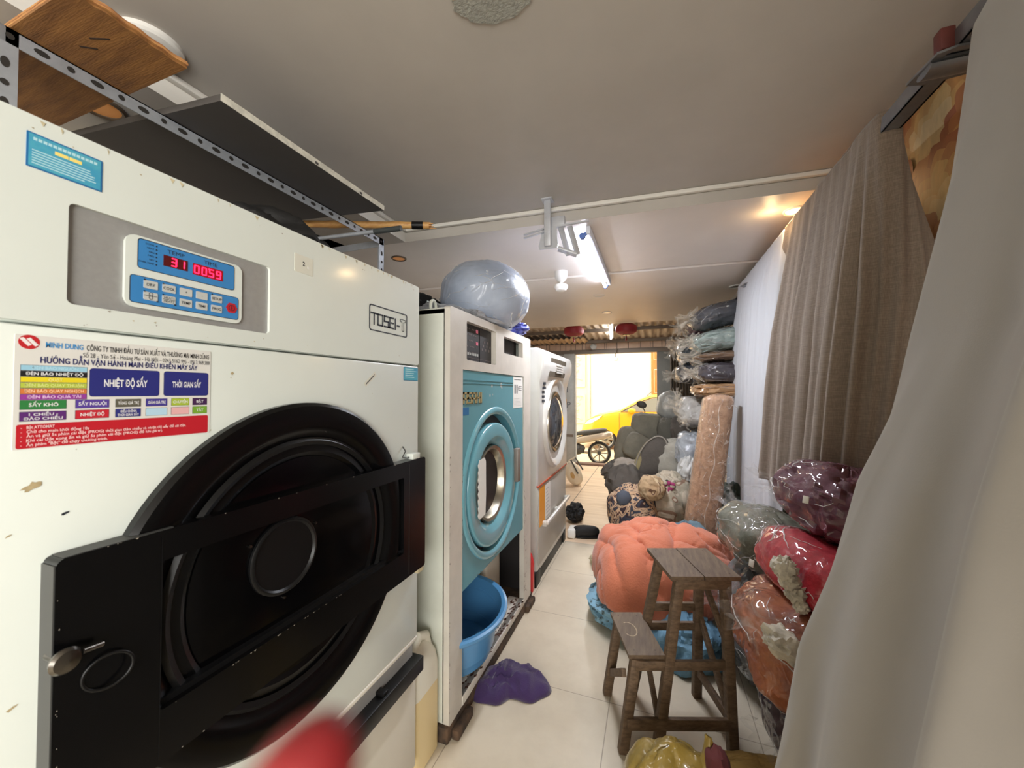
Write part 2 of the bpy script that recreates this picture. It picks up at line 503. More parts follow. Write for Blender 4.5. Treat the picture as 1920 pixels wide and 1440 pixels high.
d = downlight(0.715, 2.427, 0.042, m_glow_w, m_white, 'lit warm yellow downlight beside the top of the brown curtain')
light('downlight_beam', 'AREA', (0.715, 2.427, ZL - .014), 4, (1.0, 0.66, 0.32), (0, 0, 0), d, shape='DISK', size=0.08)
light('downlight_spill', 'POINT', (0.60, 2.40, ZL - .06), .55, (1.0, 0.66, 0.32), (0, 0, 0), d, shadow_soft_size=0.03)
downlight(-1.755, 0.727, 0.050, m_glow_o, m_ring_d, 'unlit amber downlight seen beneath the brown plywood board')
downlight(-1.724, 2.315, 0.042, m_glow_o, m_ring_d, 'unlit amber downlight right of the slotted far rack post')
downlight(-0.503, 3.889, 0.045, m_glow_m, m_white, 'dim round downlight just behind the smoke detector')
downlight(-0.521, 4.756, 0.045, m_glow_m, m_white, 'dim round downlight nearest the corrugated porch roof', z=ZL - .006)
downlight(0.713, 3.967, 0.045, m_ring_d, m_white, 'unlit downlight above the stack of wrapped bundles', z=ZL - .006)

# bare lamp disc half hidden by the plywood board
l = thing('ceiling_lamp', 'white round ceiling lamp half hidden behind the plywood board edge', 'lamp', (-1.415, 0.69, ZU))
MB().lathe([(.082, 0), (.082, -.012), (.076, -.018)], (-1.415, .69, ZU), (0, 0, 1), m_white, 40).build('lamp_base', l)
MB().lathe([(.076, -.018), (.06, -.024), (.03, -.027), (0, -.028)], (-1.415, .69, ZU), (0, 0, 1), m_white, 40).build('diffuser', l)

# ragged round cement patch
m_cem = mat('grey_cement', (158, 158, 150), 0.9, var=0.15, vscale=60, bump=.4, bscale=120)
mb = MB(); pts = [(-.386 + (.115 + .004 * math.sin(9 * t) + .004 * math.sin(23 * t + 1)) * math.cos(t), .905 + (.085 + .003 * math.sin(11 * t)) * math.sin(t)) for t in [2 * PI * k / 72 for k in range(72)]]
mb.prism(pts, lambda a, b, dd: Vector((a, b, dd)), ZU - .004, ZU, m_cem)
mesh_thing(mb, 'cement_patch', 'round grey cement patch with a ragged edge on the ceiling', 'patch', (-.386, .905, ZU))

# fluorescent tubes
m_tube = mat('lit_fluorescent_tube', (255, 255, 255), 0.3, emit=36, ecol=(226, 234, 255))
m_tube2 = mat('lit_porch_tube', (255, 255, 255), 0.3, emit=30, ecol=(244, 244, 238))
m_cap = mat('blue_tube_end', (92, 122, 190), 0.4)
m_bat = mat('tube_batten', (216, 220, 228), 0.4)
def tube_lamp(p0, p1, gl, label, power, wcol, ends):
    p0, p1 = Vector(p0), Vector(p1); c = (p0 + p1) / 2; dv = (p1 - p0).normalized()
    up = Vector((0, 0, 1))
    t = thing('fluorescent_lamp', label, 'lamp', c + up * .03)
    sd_ = Vector((.034, 0, 0)); MB().bar(p0 + up * .030 + sd_, p1 + up * .030 + sd_, .026, .046, m_bat, .004).build('batten', t)
    MB().tube([p0 + dv * .02, p1 - dv * .02], .0125, gl, 14).build('tube', t)
    for q, s in ((p0, 1), (p1, -1)):
        MB().tube([q, q + dv * s * .028], .017, ends, 14).bar(q + dv * s * .012, q + dv * s * .012 + sd_ + up * .02, .02, .016, ends).build('end_cap', t)
    d = light('tube_glow', 'AREA', c - up * .02, power, wcol, (0, 0, 0), t, shape='RECTANGLE', size=.05, size_y=(p1 - p0).length - .08)
    d.rotation_euler = Euler((0, math.radians(0), math.atan2(-dv.x, dv.y)))
    d.rotation_euler.x = math.atan2(dv.z, math.hypot(dv.x, dv.y))
    return t
tube_lamp((-.385, 2.235, ZL - .055), (-.383, 3.41, ZL - .055), m_tube, 'bright fluorescent tube lamp on the ceiling behind the hanging bracket', 25, (.90, .93, 1.0), m_cap)
tube_lamp((-.60, 5.9, 2.455), (-.71, 7.08, 2.385), m_tube2, 'small far fluorescent tube between the two red lanterns', 24, (.95, .97, 1.0), m_bat)

# smoke detector on its little cup
sx, sy = -.693, 3.03
t = thing('smoke_detector', 'white cup shaped smoke detector on the ceiling beside the tube lamp', 'smoke detector', (sx, sy, ZL))
MB().lathe([(.052, 0), (.052, -.02), (.048, -.05), (.03, -.078), (.018, -.085), (0, -.085)], (sx, sy, ZL), (0, 0, 1), m_white, 32).build('ceiling_cup', t)
MB().tube([(sx, sy, ZL - .08), (sx, sy, ZL - .105)], .012, m_white, 12).build('stem', t)
MB().lathe([(0, -.1), (.04, -.102), (.055, -.112), (.055, -.13), (.046, -.14), (.042, -.152), (.03, -.158), (0, -.158)], (sx, sy, ZL), (0, 0, 1), m_white, 32).build('sensor_head', t)

# hanging steel bracket in front of the tube
m_galv = mat('painted_bracket_steel', (196, 198, 204), 0.45, metal=.3, var=.12, vscale=12)
bx, by = -.535, 2.02
t = thing('hanging_bracket', 'grey steel bracket with side rods hanging below the ceiling edge', 'bracket', (bx, by, ZU))
MB().bb(bx - .018, bx + .018, by - .01, by + .01, 2.225, ZU, m_galv, .003).bb(bx - .03, bx + .03, by - .03, by + .03, ZU - .006, ZU, m_galv).build('upright', t)
mb = MB(); mb.prism([(-.03, 2.335), (.045, 2.335), (.055, 2.235), (.05, 2.215), (-.05, 2.215), (-.055, 2.235)], lambda a, b, dd: Vector((bx + a, by + dd, b)), .012, .018, m_galv); mb.build('gusset_plate', t)
mb = MB()
for dx in (.075, .125): mb.bar((bx + dx - .01, by + .03, 2.33), (bx + dx + .028, by + .06, 2.18), .012, .03, m_galv, .003)
mb.bar((bx + .05, by + .03, 2.215), (bx + .15, by + .06, 2.178), .05, .014, m_galv, .003)
mb.bb(bx + .01, bx + .09, by + .015, by + .045, 2.33, 2.39, m_galv, .004)
mb.build('tilt_frame', t)
for dz in (0, -.018): MB().bar((bx - .01, by, 2.325 + dz), (bx - .145, by + .03, 2.318 + dz), .012, .008, m_galv).build('side_rod', t)
MB().bar((bx + .05, by + .02, 2.336), (bx + .22, by + .02, 2.338), .012, .008, m_galv).build('side_rod', t)

# steel curtain rail on the right with its wall arms
m_steel = mat('rail_steel', (150, 152, 156), 0.38, metal=.75, var=.15, vscale=14)
CX, CZ = .72, 2.29
t = thing('steel_rail', 'long grey steel channel under the ceiling carrying the curtains', 'rail', (CX, 2.2, CZ))
mb = MB(); mb.bb(CX - .024, CX + .024, .2, 4.3, CZ - .022, CZ - .017, m_steel).bb(CX - .024, CX - .019, .2, 4.3, CZ - .022, CZ + .022, m_steel).bb(CX + .019, CX + .024, .2, 4.3, CZ - .022, CZ + .022, m_steel)
mb.build('channel', t)
def arm(y, nm='bracket_arm'):
    mb = MB()
    Pm = lambda a, b, dd: Vector((a + .06 * (1 - (a - .6) / .33), y + b, CZ - .032 + dd))
    mb.holed([(.60, -.05), (.64, -.062), (.928, -.035), (.928, .035), (.64, .062), (.585, .05)], [rrect(.625, .70, -.046, -.03, .007), rrect(.625, .70, .03, .046, .007)], Pm, .006, m_steel)
    mb.holed([(.60, -.05), (.64, -.062), (.928, -.035), (.928, .035), (.64, .062), (.585, .05)], [rrect(.625, .70, -.046, -.03, .007), rrect(.625, .70, .03, .046, .007)], lambda a, b, dd: Pm(a, b, .006 - dd), 0.0, m_steel)
    mb.tube([(.66, y, CZ - .038), (.93, y, CZ - .038)], .03, m_steel, 12, flat=.4)
    mb.build(nm, t)
arm(1.28)
arm(3.4)
mb = MB(); mb.box((.685, 1.25, CZ + .01), (.03, .03, .055), mat('rust_red_clip', (104, 50, 44), .6), .004); mb.build('clip', t)

# ================================================================== BIG WHITE DRYER
m_dry = mat('dryer_white', (214, 219, 212), 0.34, var=0.03, vscale=3, coat=.3)
m_dry2 = mat('dryer_lower_white', (216, 210, 196), 0.34, var=0.03, vscale=3)
m_gap = mat('dark_gap', (40, 36, 32), 0.8)
m_grime = mat('yellowed_edge', (196, 184, 150), 0.6, var=.3, vscale=40)
m_blk = mat('black_enamel', (7, 7, 8), 0.22, spec=.3)
m_blk2 = mat('black_satin', (12, 12, 13), 0.4, spec=.3)
m_blkedge = mat('dark_grey_edge', (66, 66, 64), 0.5)
m_glass = mat('dark_door_glass', (4, 4, 5), 0.12, spec=.3)
m_chip = mat('bare_metal_chip', (150, 142, 130), 0.5)
m_sil = mat('brushed_grey_panel', (158, 157, 155), 0.45, metal=.25, var=.05, vscale=90)
m_blue = mat('panel_blue', (56, 126, 186), 0.4)
m_key = mat('key_grey', (186, 188, 184), 0.45)
m_ink = mat('dark_print', (30, 34, 44), 0.6)
m_red = mat('sticker_red', (184, 26, 40), 0.45)
m_led = mat('red_led_digit', (255, 40, 70), 0.4, emit=3.2, ecol=(255, 30, 70))
m_ledbg = mat('red_led_window', (120, 10, 22), 0.3, emit=.18, ecol=(200, 10, 40))
m_ledoff = mat('dark_led_window', (84, 22, 24), 0.3)
m_paper = mat('white_paper', (224, 222, 216), 0.6)
m_chrome = mat('scratched_chrome', (110, 106, 100), 0.3, metal=1.0, var=.3, vscale=30)

DX = -0.80
FD = facing(DX)
DR = thing('industrial_dryer', 'large white industrial dryer with round black door and red lit display', 'dryer', (-1.25, .715, 0))
Y0, Y1 = .226, 1.194
mb = MB()
mb.bb(-1.72, DX - .03, Y0 + .001, Y1 - .001, .10, 1.80, m_dry)
mb.bb(DX - .0302, DX, Y0, Y1, .56, 1.522, m_dry, .006)
mb.bb(DX - .0302, DX - .0085, Y0 + .003, Y1 - .003, 1.525, 1.80, m_dry, .003)
mb.bb(-1.70, DX - .06, Y0 + .02, Y1 - .02, 0, .11, m_gap)
# worn spots and stains on the front
random.seed(9)
def splat(cy, cz, ry, rz, m, jag=.35, n=14, rot=0):
    pts = []
    for k in range(n):
        t = 2 * PI * k / n; q = 1 + random.uniform(-jag, jag)
        a, b_ = ry * q * math.cos(t), rz * q * math.sin(t)
        pts.append(Vector((DX + .0006, cy + a * math.cos(rot) - b_ * math.sin(rot), cz + a * math.sin(rot) + b_ * math.cos(rot))))
    mb.poly(pts, m)
m_tape = mat('old_tape_residue', (176, 158, 120), 0.8, var=.2, vscale=60)
for (u, v, a, b_, mm) in ((60, 912, .010, .005, m_tape), (122, 962, .004, .002, m_ink), (16, 1005, .003, .0012, m_tape), (20, 1330, .005, .002, m_tape), (435, 635 + 65, .003, .003, m_tape)):
    q = at_x(u, v, DX); splat(q.y, q.z, a, b_, mm, rot=.5)
for k in range(40):
    mb.poly([Vector((DX + .0006, y, z)) for y, z in [(lambda y, z, s: [(y, z), (y + s, z + s * .3), (y + s * .8, z - s * .5)])(random.uniform(.24, 1.18), random.choice((random.uniform(1.53, 1.56), random.uniform(1.79, 1.795), random.uniform(1.3, 1.5))), random.uniform(.001, .004))][0]], random.choice((m_tape, m_tape, m_chip)))
mb.build('cabinet_body', DR)
# control fascia
mb = MB()
mb.holed(rrect(Y0, Y1, 1.527, 1.812, .010), [rrect(.299, .614, 1.559, 1.708, .008)], FD, .009, m_dry)
for k in range(26):
    y = random.uniform(.25, 1.17); s = random.uniform(.002, .010)
    mb.poly([Vector((DX + .0006, y, 1.812 - random.uniform(.0, .004))), Vector((DX + .0006, y + s, 1.808)), Vector((DX + .0006, y + s * .6, 1.803 - s * .3))], m_grime)
mb.bb(-1.72, DX - .034, Y0 + .004, Y1 - .004, 1.79, 1.812, m_dry)
mb.build('control_fascia', DR)
# recessed control panel
px0 = DX - .0065
CP = MB(); CP.bb(px0 - .01, px0, .297, .616, 1.557, 1.710, m_sil); CP = CP.build('control_panel', DR)
FB = facing(px0 + .007)
mb = MB(); mb.prism(rrect(.364, .552, 1.570, 1.690, .014), facing(px0 + .006), .006, 0, m_dry, .002)
mb.build('keypad_bezel', CP)
F1 = facing(px0 + .0068)
FF = lambda a, b, d: Vector((px0 + .0075 + d, a, b))
mb = MB()
mb.prism(rrect(.3795, .5360, 1.6360, 1.6895 - .003, .005), F1, .0008, -.0001, m_ink)
mb.prism(rrect(.3805, .5350, 1.6370, 1.6880 - .003, .004), F1, .0, -.0003, m_blue)
mb.text('TEMP', FF, .4335, 1.6735, h=.0068, w=.026, m=m_ink, align='C')
mb.text('TIME', FF, .4910, 1.6735, h=.0068, w=.024, m=m_ink, align='C')
for i, s in enumerate(('DOOR', 'HEAT', 'FAN', 'FWD', 'REV', 'OVER TEMP')):
    z = 1.6795 - i * .0064
    mb.text(s, FF, .4015, z - .001, h=.0030, m=m_ink, align='R', wide=.95)
    mb.prism(circ(.4050, z + .0005, .0013, 10), F1, 0, -.0006, m_ink)
mb.bb(px0 + .006, px0 + .0076, .415, .452, 1.6505, 1.6695, m_ledoff)
mb.bb(px0 + .006, px0 + .0076, .4605, .5135, 1.6485, 1.6695, m_ledbg)
SEG = dict(a=((0, 1), (1, 1)), b=((1, 1), (1, .5)), c=((1, .5), (1, 0)), d=((0, 0), (1, 0)), e=((0, .5), (0, 0)), f=((0, 1), (0, .5)), g=((0, .5), (1, .5)))
DIG = {'0': 'abcdef', '1': 'bc', '3': 'abcdg', '5': 'acdfg', '9': 'abcdfg'}
def digit(ch, y, z, w, h):
    for s in DIG[ch]:
        (a0, b0), (a1, b1) = SEG[s]
        A = Vector((px0 + .0082, y + a0 * w + (b0 - .5) * .0005, z + b0 * h)); B = Vector((px0 + .0082, y + a1 * w, z + b1 * h))
        d = (B - A).normalized() * .0006
        mb.box((A + B) / 2, (.0008, abs(B.y - A.y) + (.0004 if abs(B.y - A.y) > .001 else .0018), abs(B.z - A.z) + (-.0004 if abs(B.z - A.z) > .001 else .0018)), m_led)
digit('3', .4270, 1.6535, .0068, .0130); digit('1', .4395, 1.6535, .0068, .0130)
for k, ch in enumerate('0059'): digit(ch, .4630 + k * .0128, 1.6520, .0070, .0135)
mb.box((px0 + .0082, .4870, 1.6520), (.0008, .0018, .0018), m_led); mb.box((px0 + .0082, .4875, 1.6655), (.0008, .0018, .0018), m_led)
mb.build('display', CP)
mb = MB()
mb.prism(rrect(.3700, .5450, 1.5775, 1.6235, .005), F1, .0008, -.0001, m_ink)
mb.prism(rrect(.3710, .5440, 1.5785, 1.6225, .004), F1, .0, -.0003, m_blue)
mb.build('key_field', CP)
keys = [['DRY', 'COOL', '+', '-', 'SETUP'], ['', 'HEAT1', 'TEMP', 'TIME', 'PROG']]
for r in (0, 1):
    for k in range(5):
        y = .3975 + k * .0262; z = 1.6115 - r * .0195
        mb = MB(); mb.prism(rrect(y - .0098, y + .0098, z - .0068, z + .0068, .0012), facing(px0 + .0082), .001, 0, m_key, .0005)
        FK = lambda a, b, d: Vector((px0 + .0086 + d, a, b))
        s = keys[r][k]
        if s == '':
            for q in (.0035, -.0025):
                mb.holed(circ(y, z + q, .0030, 20), [circ(y, z + q, .0023, 20)], FK, .0001, m_ink)
            mb.bb(px0 + .0083, px0 + .0087, y - .009, y + .009, z + .0003, z + .001, m_ink)
        elif s == 'HEAT1':
            mb.text('HEAT1', FK, y, z + .0012, h=.0036, w=.015, m=m_ink, align='C'); mb.text('HEAT2', FK, y, z - .0050, h=.0036, w=.015, m=m_ink, align='C')
            mb.bb(px0 + .0083, px0 + .0087, y - .009, y + .009, z - .0004, z + .0003, m_ink)
        else:
            mb.text(s, FK, y, z - .0024, h=.0048, m=m_ink, align='C', bold=.01, wide=.9)
        if s in ('DRY', 'COOL', 'SETUP', '', 'HEAT1'): mb.prism(circ(y - .0088, z + .0072, .0013, 10), FK, .0005, -.0002, m_ink)
        if s in ('', 'HEAT1'): mb.prism(circ(y + .0088, z - .0072, .0013, 10), FK, .0005, -.0002, m_ink)
        mb.build('key', CP)
mb = MB(); hy, hz = .5305, 1.5995
mb.prism([(hy + .0112 * math.cos(PI / 3 * k), hz + .0112 * math.sin(PI / 3 * k)) for k in range(6)], facing(px0 + .0085), .0012, 0, m_red, .0006)
FK = lambda a, b, d: Vector((px0 + .0089 + d, a, b))
mb.holed(circ(hy, hz, .0060, 24), [circ(hy, hz, .0050, 24)], FK, .0001, m_ink)
mb.bb(px0 + .0086, px0 + .009, hy - .0006, hy + .0006, hz - .003, hz + .004, m_ink)
tag(mb.build('power_key', CP), label='red hexagonal power key')

# plates and stickers on the dryer
FS = lambda a, b, d: Vector((DX + .0012 + d * .0, a, b))
def sticker(name, y0, y1, z0, z1, m, r=.001):
    mb = MB(); mb.prism(rrect(y0, y1, z0, z1, r, 3), facing(DX + .0009), .0009, 0, m); return mb
mb = MB()
mb.holed(rrect(.932, 1.121, 1.617, 1.697, .008), [rrect(.9355, 1.1175, 1.6205, 1.6935, .006)], facing(DX + .0012), .001, m_ink)
FT = lambda a, b, d: Vector((DX + .0012, a, b))
def strokes(lines, w):
    for a0, b0, a1, b1 in lines:
        mb.box((DX + .001, (a0 + a1) / 2, (b0 + b1) / 2), (.0006, abs(a1 - a0) + w, abs(b1 - b0) + w), m_ink)
zb, zt, w = 1.638, 1.671, .0052
strokes([(.9405, zt, .966, zt), (.9535, zb, .9535, zt)], w)                                                     # T
strokes([(.971, zb, .971, zt), (.971, zb, .993, zb), (.971, zt, .993, zt), (.993, zb, .993, zt)], w)             # O
strokes([(1.001, zt, 1.021, zt), (1.001, zt, 1.001, .5 * (zb + zt)), (1.001, .5 * (zb + zt), 1.021, .5 * (zb + zt)), (1.021, zb, 1.021, .5 * (zb + zt)), (1.001, zb, 1.021, zb)], w)   # S
strokes([(1.028, zb, 1.028, zt), (1.028, zb, 1.047, zb), (1.028, zt, 1.047, zt), (1.036, .5 * (zb + zt), 1.047, .5 * (zb + zt))], w)       # C/E with its dot
strokes([(1.056, zb, 1.056, zt)], w)                                                                             # I
strokes([(1.067, 1.650, 1.077, 1.650)], w)
T2 = [(1.083, 1.6765), (1.112, 1.6765), (1.112, 1.6665), (1.1035, 1.6665), (1.1035, 1.6355), (1.0915, 1.6355), (1.0915, 1.6665), (1.083, 1.6665)]
T2i = [(1.0848, 1.6748), (1.1102, 1.6748), (1.1102, 1.6682), (1.1018, 1.6682), (1.1018, 1.6372), (1.0932, 1.6372), (1.0932, 1.6682), (1.0848, 1.6682)]
mb.holed(T2, [T2i], facing(DX + .0012), .001, m_ink)
mb.build('brand_plate', DR)
m_tag = mat('clear_tag', (214, 212, 198), .5)
mb = sticker('n', .675, .727, 1.719, 1.762, m_tag); mb.text('2', FS, .697, 1.738, h=.010, m=m_ink, bold=.02)
mb.bb(DX + .0009, DX + .0014, .711, .715, 1.734, 1.740, m_paper)
mb.build('number_tag', DR)
m_lblue = mat('label_blue', (64, 150, 184), .45, rgb2=(86, 172, 186), vscale=30)
m_lblue2 = mat('label_border', (36, 104, 156), .45)
m_yel = mat('label_yellow', (240, 216, 120), .5)
m_pale = mat('label_pale_print', (176, 214, 222), .5)
mb = sticker('b', .257, .334, 1.739, 1.7875, m_lblue2)
mb.bb(DX + .0009, DX + .0012, .259, .332, 1.741, 1.7855, m_lblue)
for k in range(14): mb.bb(DX + .0009, DX + .0014, .263 + k * .0047, .263 + k * .0047 + .0036, 1.7775, 1.7815, m_pale)
mb.bb(DX + .0009, DX + .0014, .2835, .297, 1.7685, 1.7735, m_yel); mb.bb(DX + .0009, DX + .0014, .298, .311, 1.7685, 1.7735, m_yel)
for k in range(6):
    z = 1.7640 - k * .0036
    mb.bb(DX + .0009, DX + .0013, .262, .262 + random.uniform(.05, .066), z - .0009, z + .0006, m_pale)
tag(mb.build('blue_label', DR), label='faded blue notice with a yellow line')
mb = sticker('s', 1.104, 1.187, 1.470, 1.516, m_lblue2)
mb.bb(DX + .0009, DX + .0012, 1.1055, 1.1855, 1.4715, 1.5145, m_lblue)
for k in range(5): mb.bb(DX + .0009, DX + .0014, 1.112, 1.112 + random.uniform(.04, .066), 1.508 - k * .007, 1.5105 - k * .007, m_pale)
mb.build('small_blue_label', DR)
q = at_x(694, 711, DX)
mb = MB(); mb.box((DX + .0006, q.y, q.z), (.0008, .058, .013), m_tag, 0, Euler((math.radians(38), 0, 0)).to_matrix())
for k in (-.003, .001): mb.box((DX + .0011, q.y + k * .5, q.z + k), (.0004, .046, .0014), m_ink, 0, Euler((math.radians(38), 0, 0)).to_matrix())
mb.build('tilted_slip', DR)

# large operating instruction sticker
SY0, SY1, SZ0, SZ1 = .2515, .4935, 1.3520, 1.5080
def sy(s): return SY0 + s * (SY1 - SY0)
def sz(t): return SZ1 - t * (SZ1 - SZ0)
cm = {}
def cmat(rgb):
    if rgb not in cm: cm[rgb] = mat('print_%02x%02x%02x' % rgb, rgb, .45)
    return cm[rgb]
mb = MB(); mb.prism(rrect(SY0, SY1, SZ0, SZ1, .002, 3), facing(DX + .0010), .001, 0, cmat((214, 212, 206)))
Pt = lambda a, b, d: Vector((DX + .00155, a, b))
def band(s0, s1, t0, t1, rgb, r=0.0004, edge=True):
    if edge: mb.prism(rrect(sy(s0), sy(s1), sz(t1), sz(t0), r, 3), facing(DX + .00118), .0003, 0, cmat((40, 40, 60)))
    e = .0004 if edge else 0
    mb.prism(rrect(sy(s0) + e, sy(s1) - e, sz(t1) + e, sz(t0) - e, max(r - e, .0002), 3), facing(DX + .0013), .0003, 0, cmat(rgb))
def put(s, s0, t, w, h, rgb, align='L', bold=.0):
    mb.text(s, Pt, sy(s0), sz(t), w=w * (SY1 - SY0) if w else None, h=h * (SZ1 - SZ0), m=cmat(rgb), align=align, bold=bold)
navy, white = (28, 34, 96), (226, 226, 226)
put('CÔNG TY TNHH ĐẦU TƯ SẢN XUẤT VÀ THƯƠNG MẠI MINH DŨNG', .285, .100, .70, .052, (36, 36, 40), bold=.012)
put('Số 28 - Yên Sở - Hoàng Mai - Hà Nội – 0243 5162 995 - 0913.968.388', .27, .168, .72, .044, (70, 70, 74))
put('HƯỚNG DẪN VẬN HÀNH MAIN ĐIỀU KHIỂN MÁY SẤY', .095, .240, .81, .054, navy, bold=.02)
put('MINH DUNG', .115, .098, .155, .048, (52, 138, 200), bold=.02)
mb.prism(circ(sy(.052), sz(.062), .0098, 32), facing(DX + .0013), .0003, 0, cmat((184, 34, 40)))
for k in (-1, 1):
    mb.prism([(sy(.052) + k * .0032 + a, sz(.062) + b) for a, b in ((-.0058, .0042), (-.0022, .0060), (.0056, -.0036), (.0022, -.0058))], facing(DX + .0015), .0002, 0, cmat((226, 222, 220)))
bars = [((150, 196, 216), 'ĐÈN BÁO NGUỒN', (176, 214, 228)), ((24, 24, 26), 'ĐÈN BÁO NHIỆT ĐỘ', white), ((222, 204, 36), 'QUẠT', (236, 226, 140)), ((176, 190, 70), 'ĐÈN BÁO QUAY THUẬN', (214, 222, 140)), ((204, 118, 58), 'ĐÈN BÁO QUAY NGHỊCH', (240, 204, 166)), ((146, 56, 148), 'ĐÈN BÁO QUÁ TẢI', (224, 190, 224))]
for i, (cc, s, tc_) in enumerate(bars):
    t0 = .262 + i * .0515
    band(.022, .292, t0, t0 + .0500, cc); put(s, .157, t0 + .037, min(.24, .0145 * len(s)), .026, tc_, 'C', .02)
band(.302, .665, .268, .545, (38, 42, 116), .004); put('NHIỆT ĐỘ SẤY', .483, .445, .225, .068, white, 'C', .025)
band(.690, .985, .268, .545, (38, 42, 116), .004); put('THỜI GIAN SẤY', .838, .445, .19, .062, white, 'C', .025)
cells = [(.022, .205, (46, 122, 62), 'SẤY KHÔ', (88, 38, 110), '1 CHIỀU -|ĐẢO CHIỀU'), (.242, .398, (86, 62, 150), 'SẤY NGUỘI', (190, 36, 50), 'NHIỆT ĐỘ'), (.428, .562, (92, 88, 74), 'TĂNG GIÁ TRỊ', (44, 48, 120), 'ĐIỀU CHỈNH|THỜI GIAN SẤY'),
         (.588, .714, (66, 56, 140), 'GIẢM GIÁ TRỊ', (176, 208, 226), ''), (.738, .854, (164, 184, 52), 'CHUYỂN', (224, 172, 172), ''), (.876, .978, (64, 30, 76), 'BẬT', (116, 162, 50), 'TẮT')]
for s0, s1, c1, t1_, c2, t2_ in cells:
    m_ = (s0 + s1) / 2
    band(s0, s1, .572, .655, c1); put(t1_, m_, .628, min((s1 - s0) * .82, .0165 * len(t1_)), .030, white, 'C', .02)
    band(s0, s1, .672, .757, c2)
    if '|' in t2_:
        a_, b_ = t2_.split('|'); put(a_, m_, .710, (s1 - s0) * .62, .024, white, 'C', .02); put(b_, m_, .747, (s1 - s0) * .84, .024, white, 'C', .02)
    elif t2_: put(t2_, m_, .730, min((s1 - s0) * .7, .0165 * len(t2_)), .030, white, 'C', .02)
band(.012, .985, .782, .992, (184, 26, 40), .0025, False)
for i, s in enumerate(('Bật ATTOMAT', 'Chờ cho main khởi động 10s', 'Ấn và giữ 5s phím cài đặt (PROG) thời gian đảo chiều và nhiệt độ sấy để cài đặt.', 'Khi cài đặt xong ấn và giữ 5s phím cài đặt (PROG) để lưu giá trị.', 'Ấn phím "Bật" để chạy chương trình.')):
    put('-', .028, .822 + i * .038, None, .024, (236, 200, 200)); put(s, .05, .822 + i * .038, .0098 * len(s), .026, (240, 214, 212), bold=.01)
tag(mb.build('instruction_sticker', DR), label='printed operating instruction sticker in coloured boxes')

# round door behind the bar
CY, CZc = .700, 1.030
RD = MB()
RD.lathe([(.374, -.006), (.374, .016), (.366, .024), (.318, .026), (.306, .018), (.296, .012), (.278, .006), (.255, .010), (.244, .004), (.23, -.004), (.0, -.006)], (DX, CY, CZc), (1, 0, 0), m_blk, 96)
RD = RD.build('round_door', DR)
MB().lathe([(.29, .013), (.282, .019), (.272, .013)], (DX, CY, CZc), (1, 0, 0), m_blk2, 96).build('gasket', RD)
MB().lathe([(.244, .006), (.15, .009), (0, .010)], (DX, CY, CZc), (1, 0, 0), m_glass, 64).build('door_glass', RD)
BX = -.765
FBAR = facing(BX)
mb = MB()
By0, By1, Bz0, Bz1 = .282, 1.186, .818, 1.200
mb.holed(rrect(By0, By1, Bz0, Bz1, .010), [rrect(.404, 1.062, .905, 1.150, .006)], FBAR, .036, m_blk)
mb.bb(BX - .036, BX - .002, By0 - .0015, By0, Bz0 + .008, Bz1 - .008, m_blkedge)  # grey skins on the black bar's near end and top
mb.bb(BX - .034, BX - .002, By0 + .008, .42, Bz1, Bz1 + .001, m_blkedge)
mb.bb(BX - .001, BX + .0006, .4030, .4040, Bz0 + .01, Bz1 - .01, m_blk2)
mb.bb(BX - .001, BX + .0006, 1.0900, 1.0912, Bz0 + .01, Bz1 - .01, m_gap)
mb.bb(BX - .03, BX - .012, .404, 1.062, .904, .915, m_blk2)
for k in range(46):      # paint chips along the edges
    e = random.random(); y = random.uniform(.42, .80) if e < .6 else random.uniform(By0, By1)
    z = .9045 if e < .6 else random.choice((Bz1, .8205 if random.random() < .2 else Bz1))
    s = random.uniform(.0008, .003)
    mb.poly([Vector((BX + .0008, y, z)), Vector((BX + .0008, y + s * 1.6, z + s * .2)), Vector((BX + .0008, y + s, z - s * .7))], m_chip)
for k in range(14):
    y, z, s = By0 + random.uniform(.001, .004), random.uniform(Bz0, Bz1), random.uniform(.0008, .002)
    mb.poly([Vector((BX + .0008, y, z)), Vector((BX + .0008, y + s, z + s)), Vector((BX + .0008, y + s, z - s))], m_chip)
BAR = mb.build('door_bar', DR)
# inner face of the bar opening with the round hub
mb = MB(); mb.lathe([(.084, .010), (.084, .016), (.080, .019), (.077, .019), (.073, .014), (.03, .012), (0, .012)], (DX, .650, 1.060), (1, 0, 0), m_blk2, 48)
for k in range(3):
    t = .5 + k * 2.1; mb.lathe([(.003, .010), (.003, .0145), (0, .0145)], (DX, .650 + .095 * math.cos(t), 1.06 + .095 * math.sin(t)), (1, 0, 0), m_chrome, 10)
mb.build('hub', DR)
qk = at_x(123, 1241, BX + .02)
mb = MB(); mb.lathe([(.006, -.02), (.006, .010), (.015, .012), (.017, .018), (.014, .023), (.006, .025), (0, .026)], (BX, qk.y, qk.z), (1, .05, 0), m_chrome, 28)
mb.tube([(BX + .02, qk.y + .016, qk.z + .004), (BX + .012, qk.y + .04, qk.z - .002)], .004, m_chrome, 10)
mb.build('latch_knob', BAR)
qr = at_x(205, 1258, BX + .008)
mb = MB(); mb.tube([(BX + .006 + .006 * math.cos(t), qr.y + .026 * math.cos(t), qr.z + .024 * math.sin(t)) for t in [2 * PI * k / 40 for k in range(41)]], .0022, m_blk2, 10); mb.build('latch_ring', BAR)
qs = at_x(782, 848, BX)
mb = MB(); mb.bb(BX - .03, BX + .0, qs.y - .022, qs.y + .02, Bz1, Bz1 + .020, m_dry, .003)
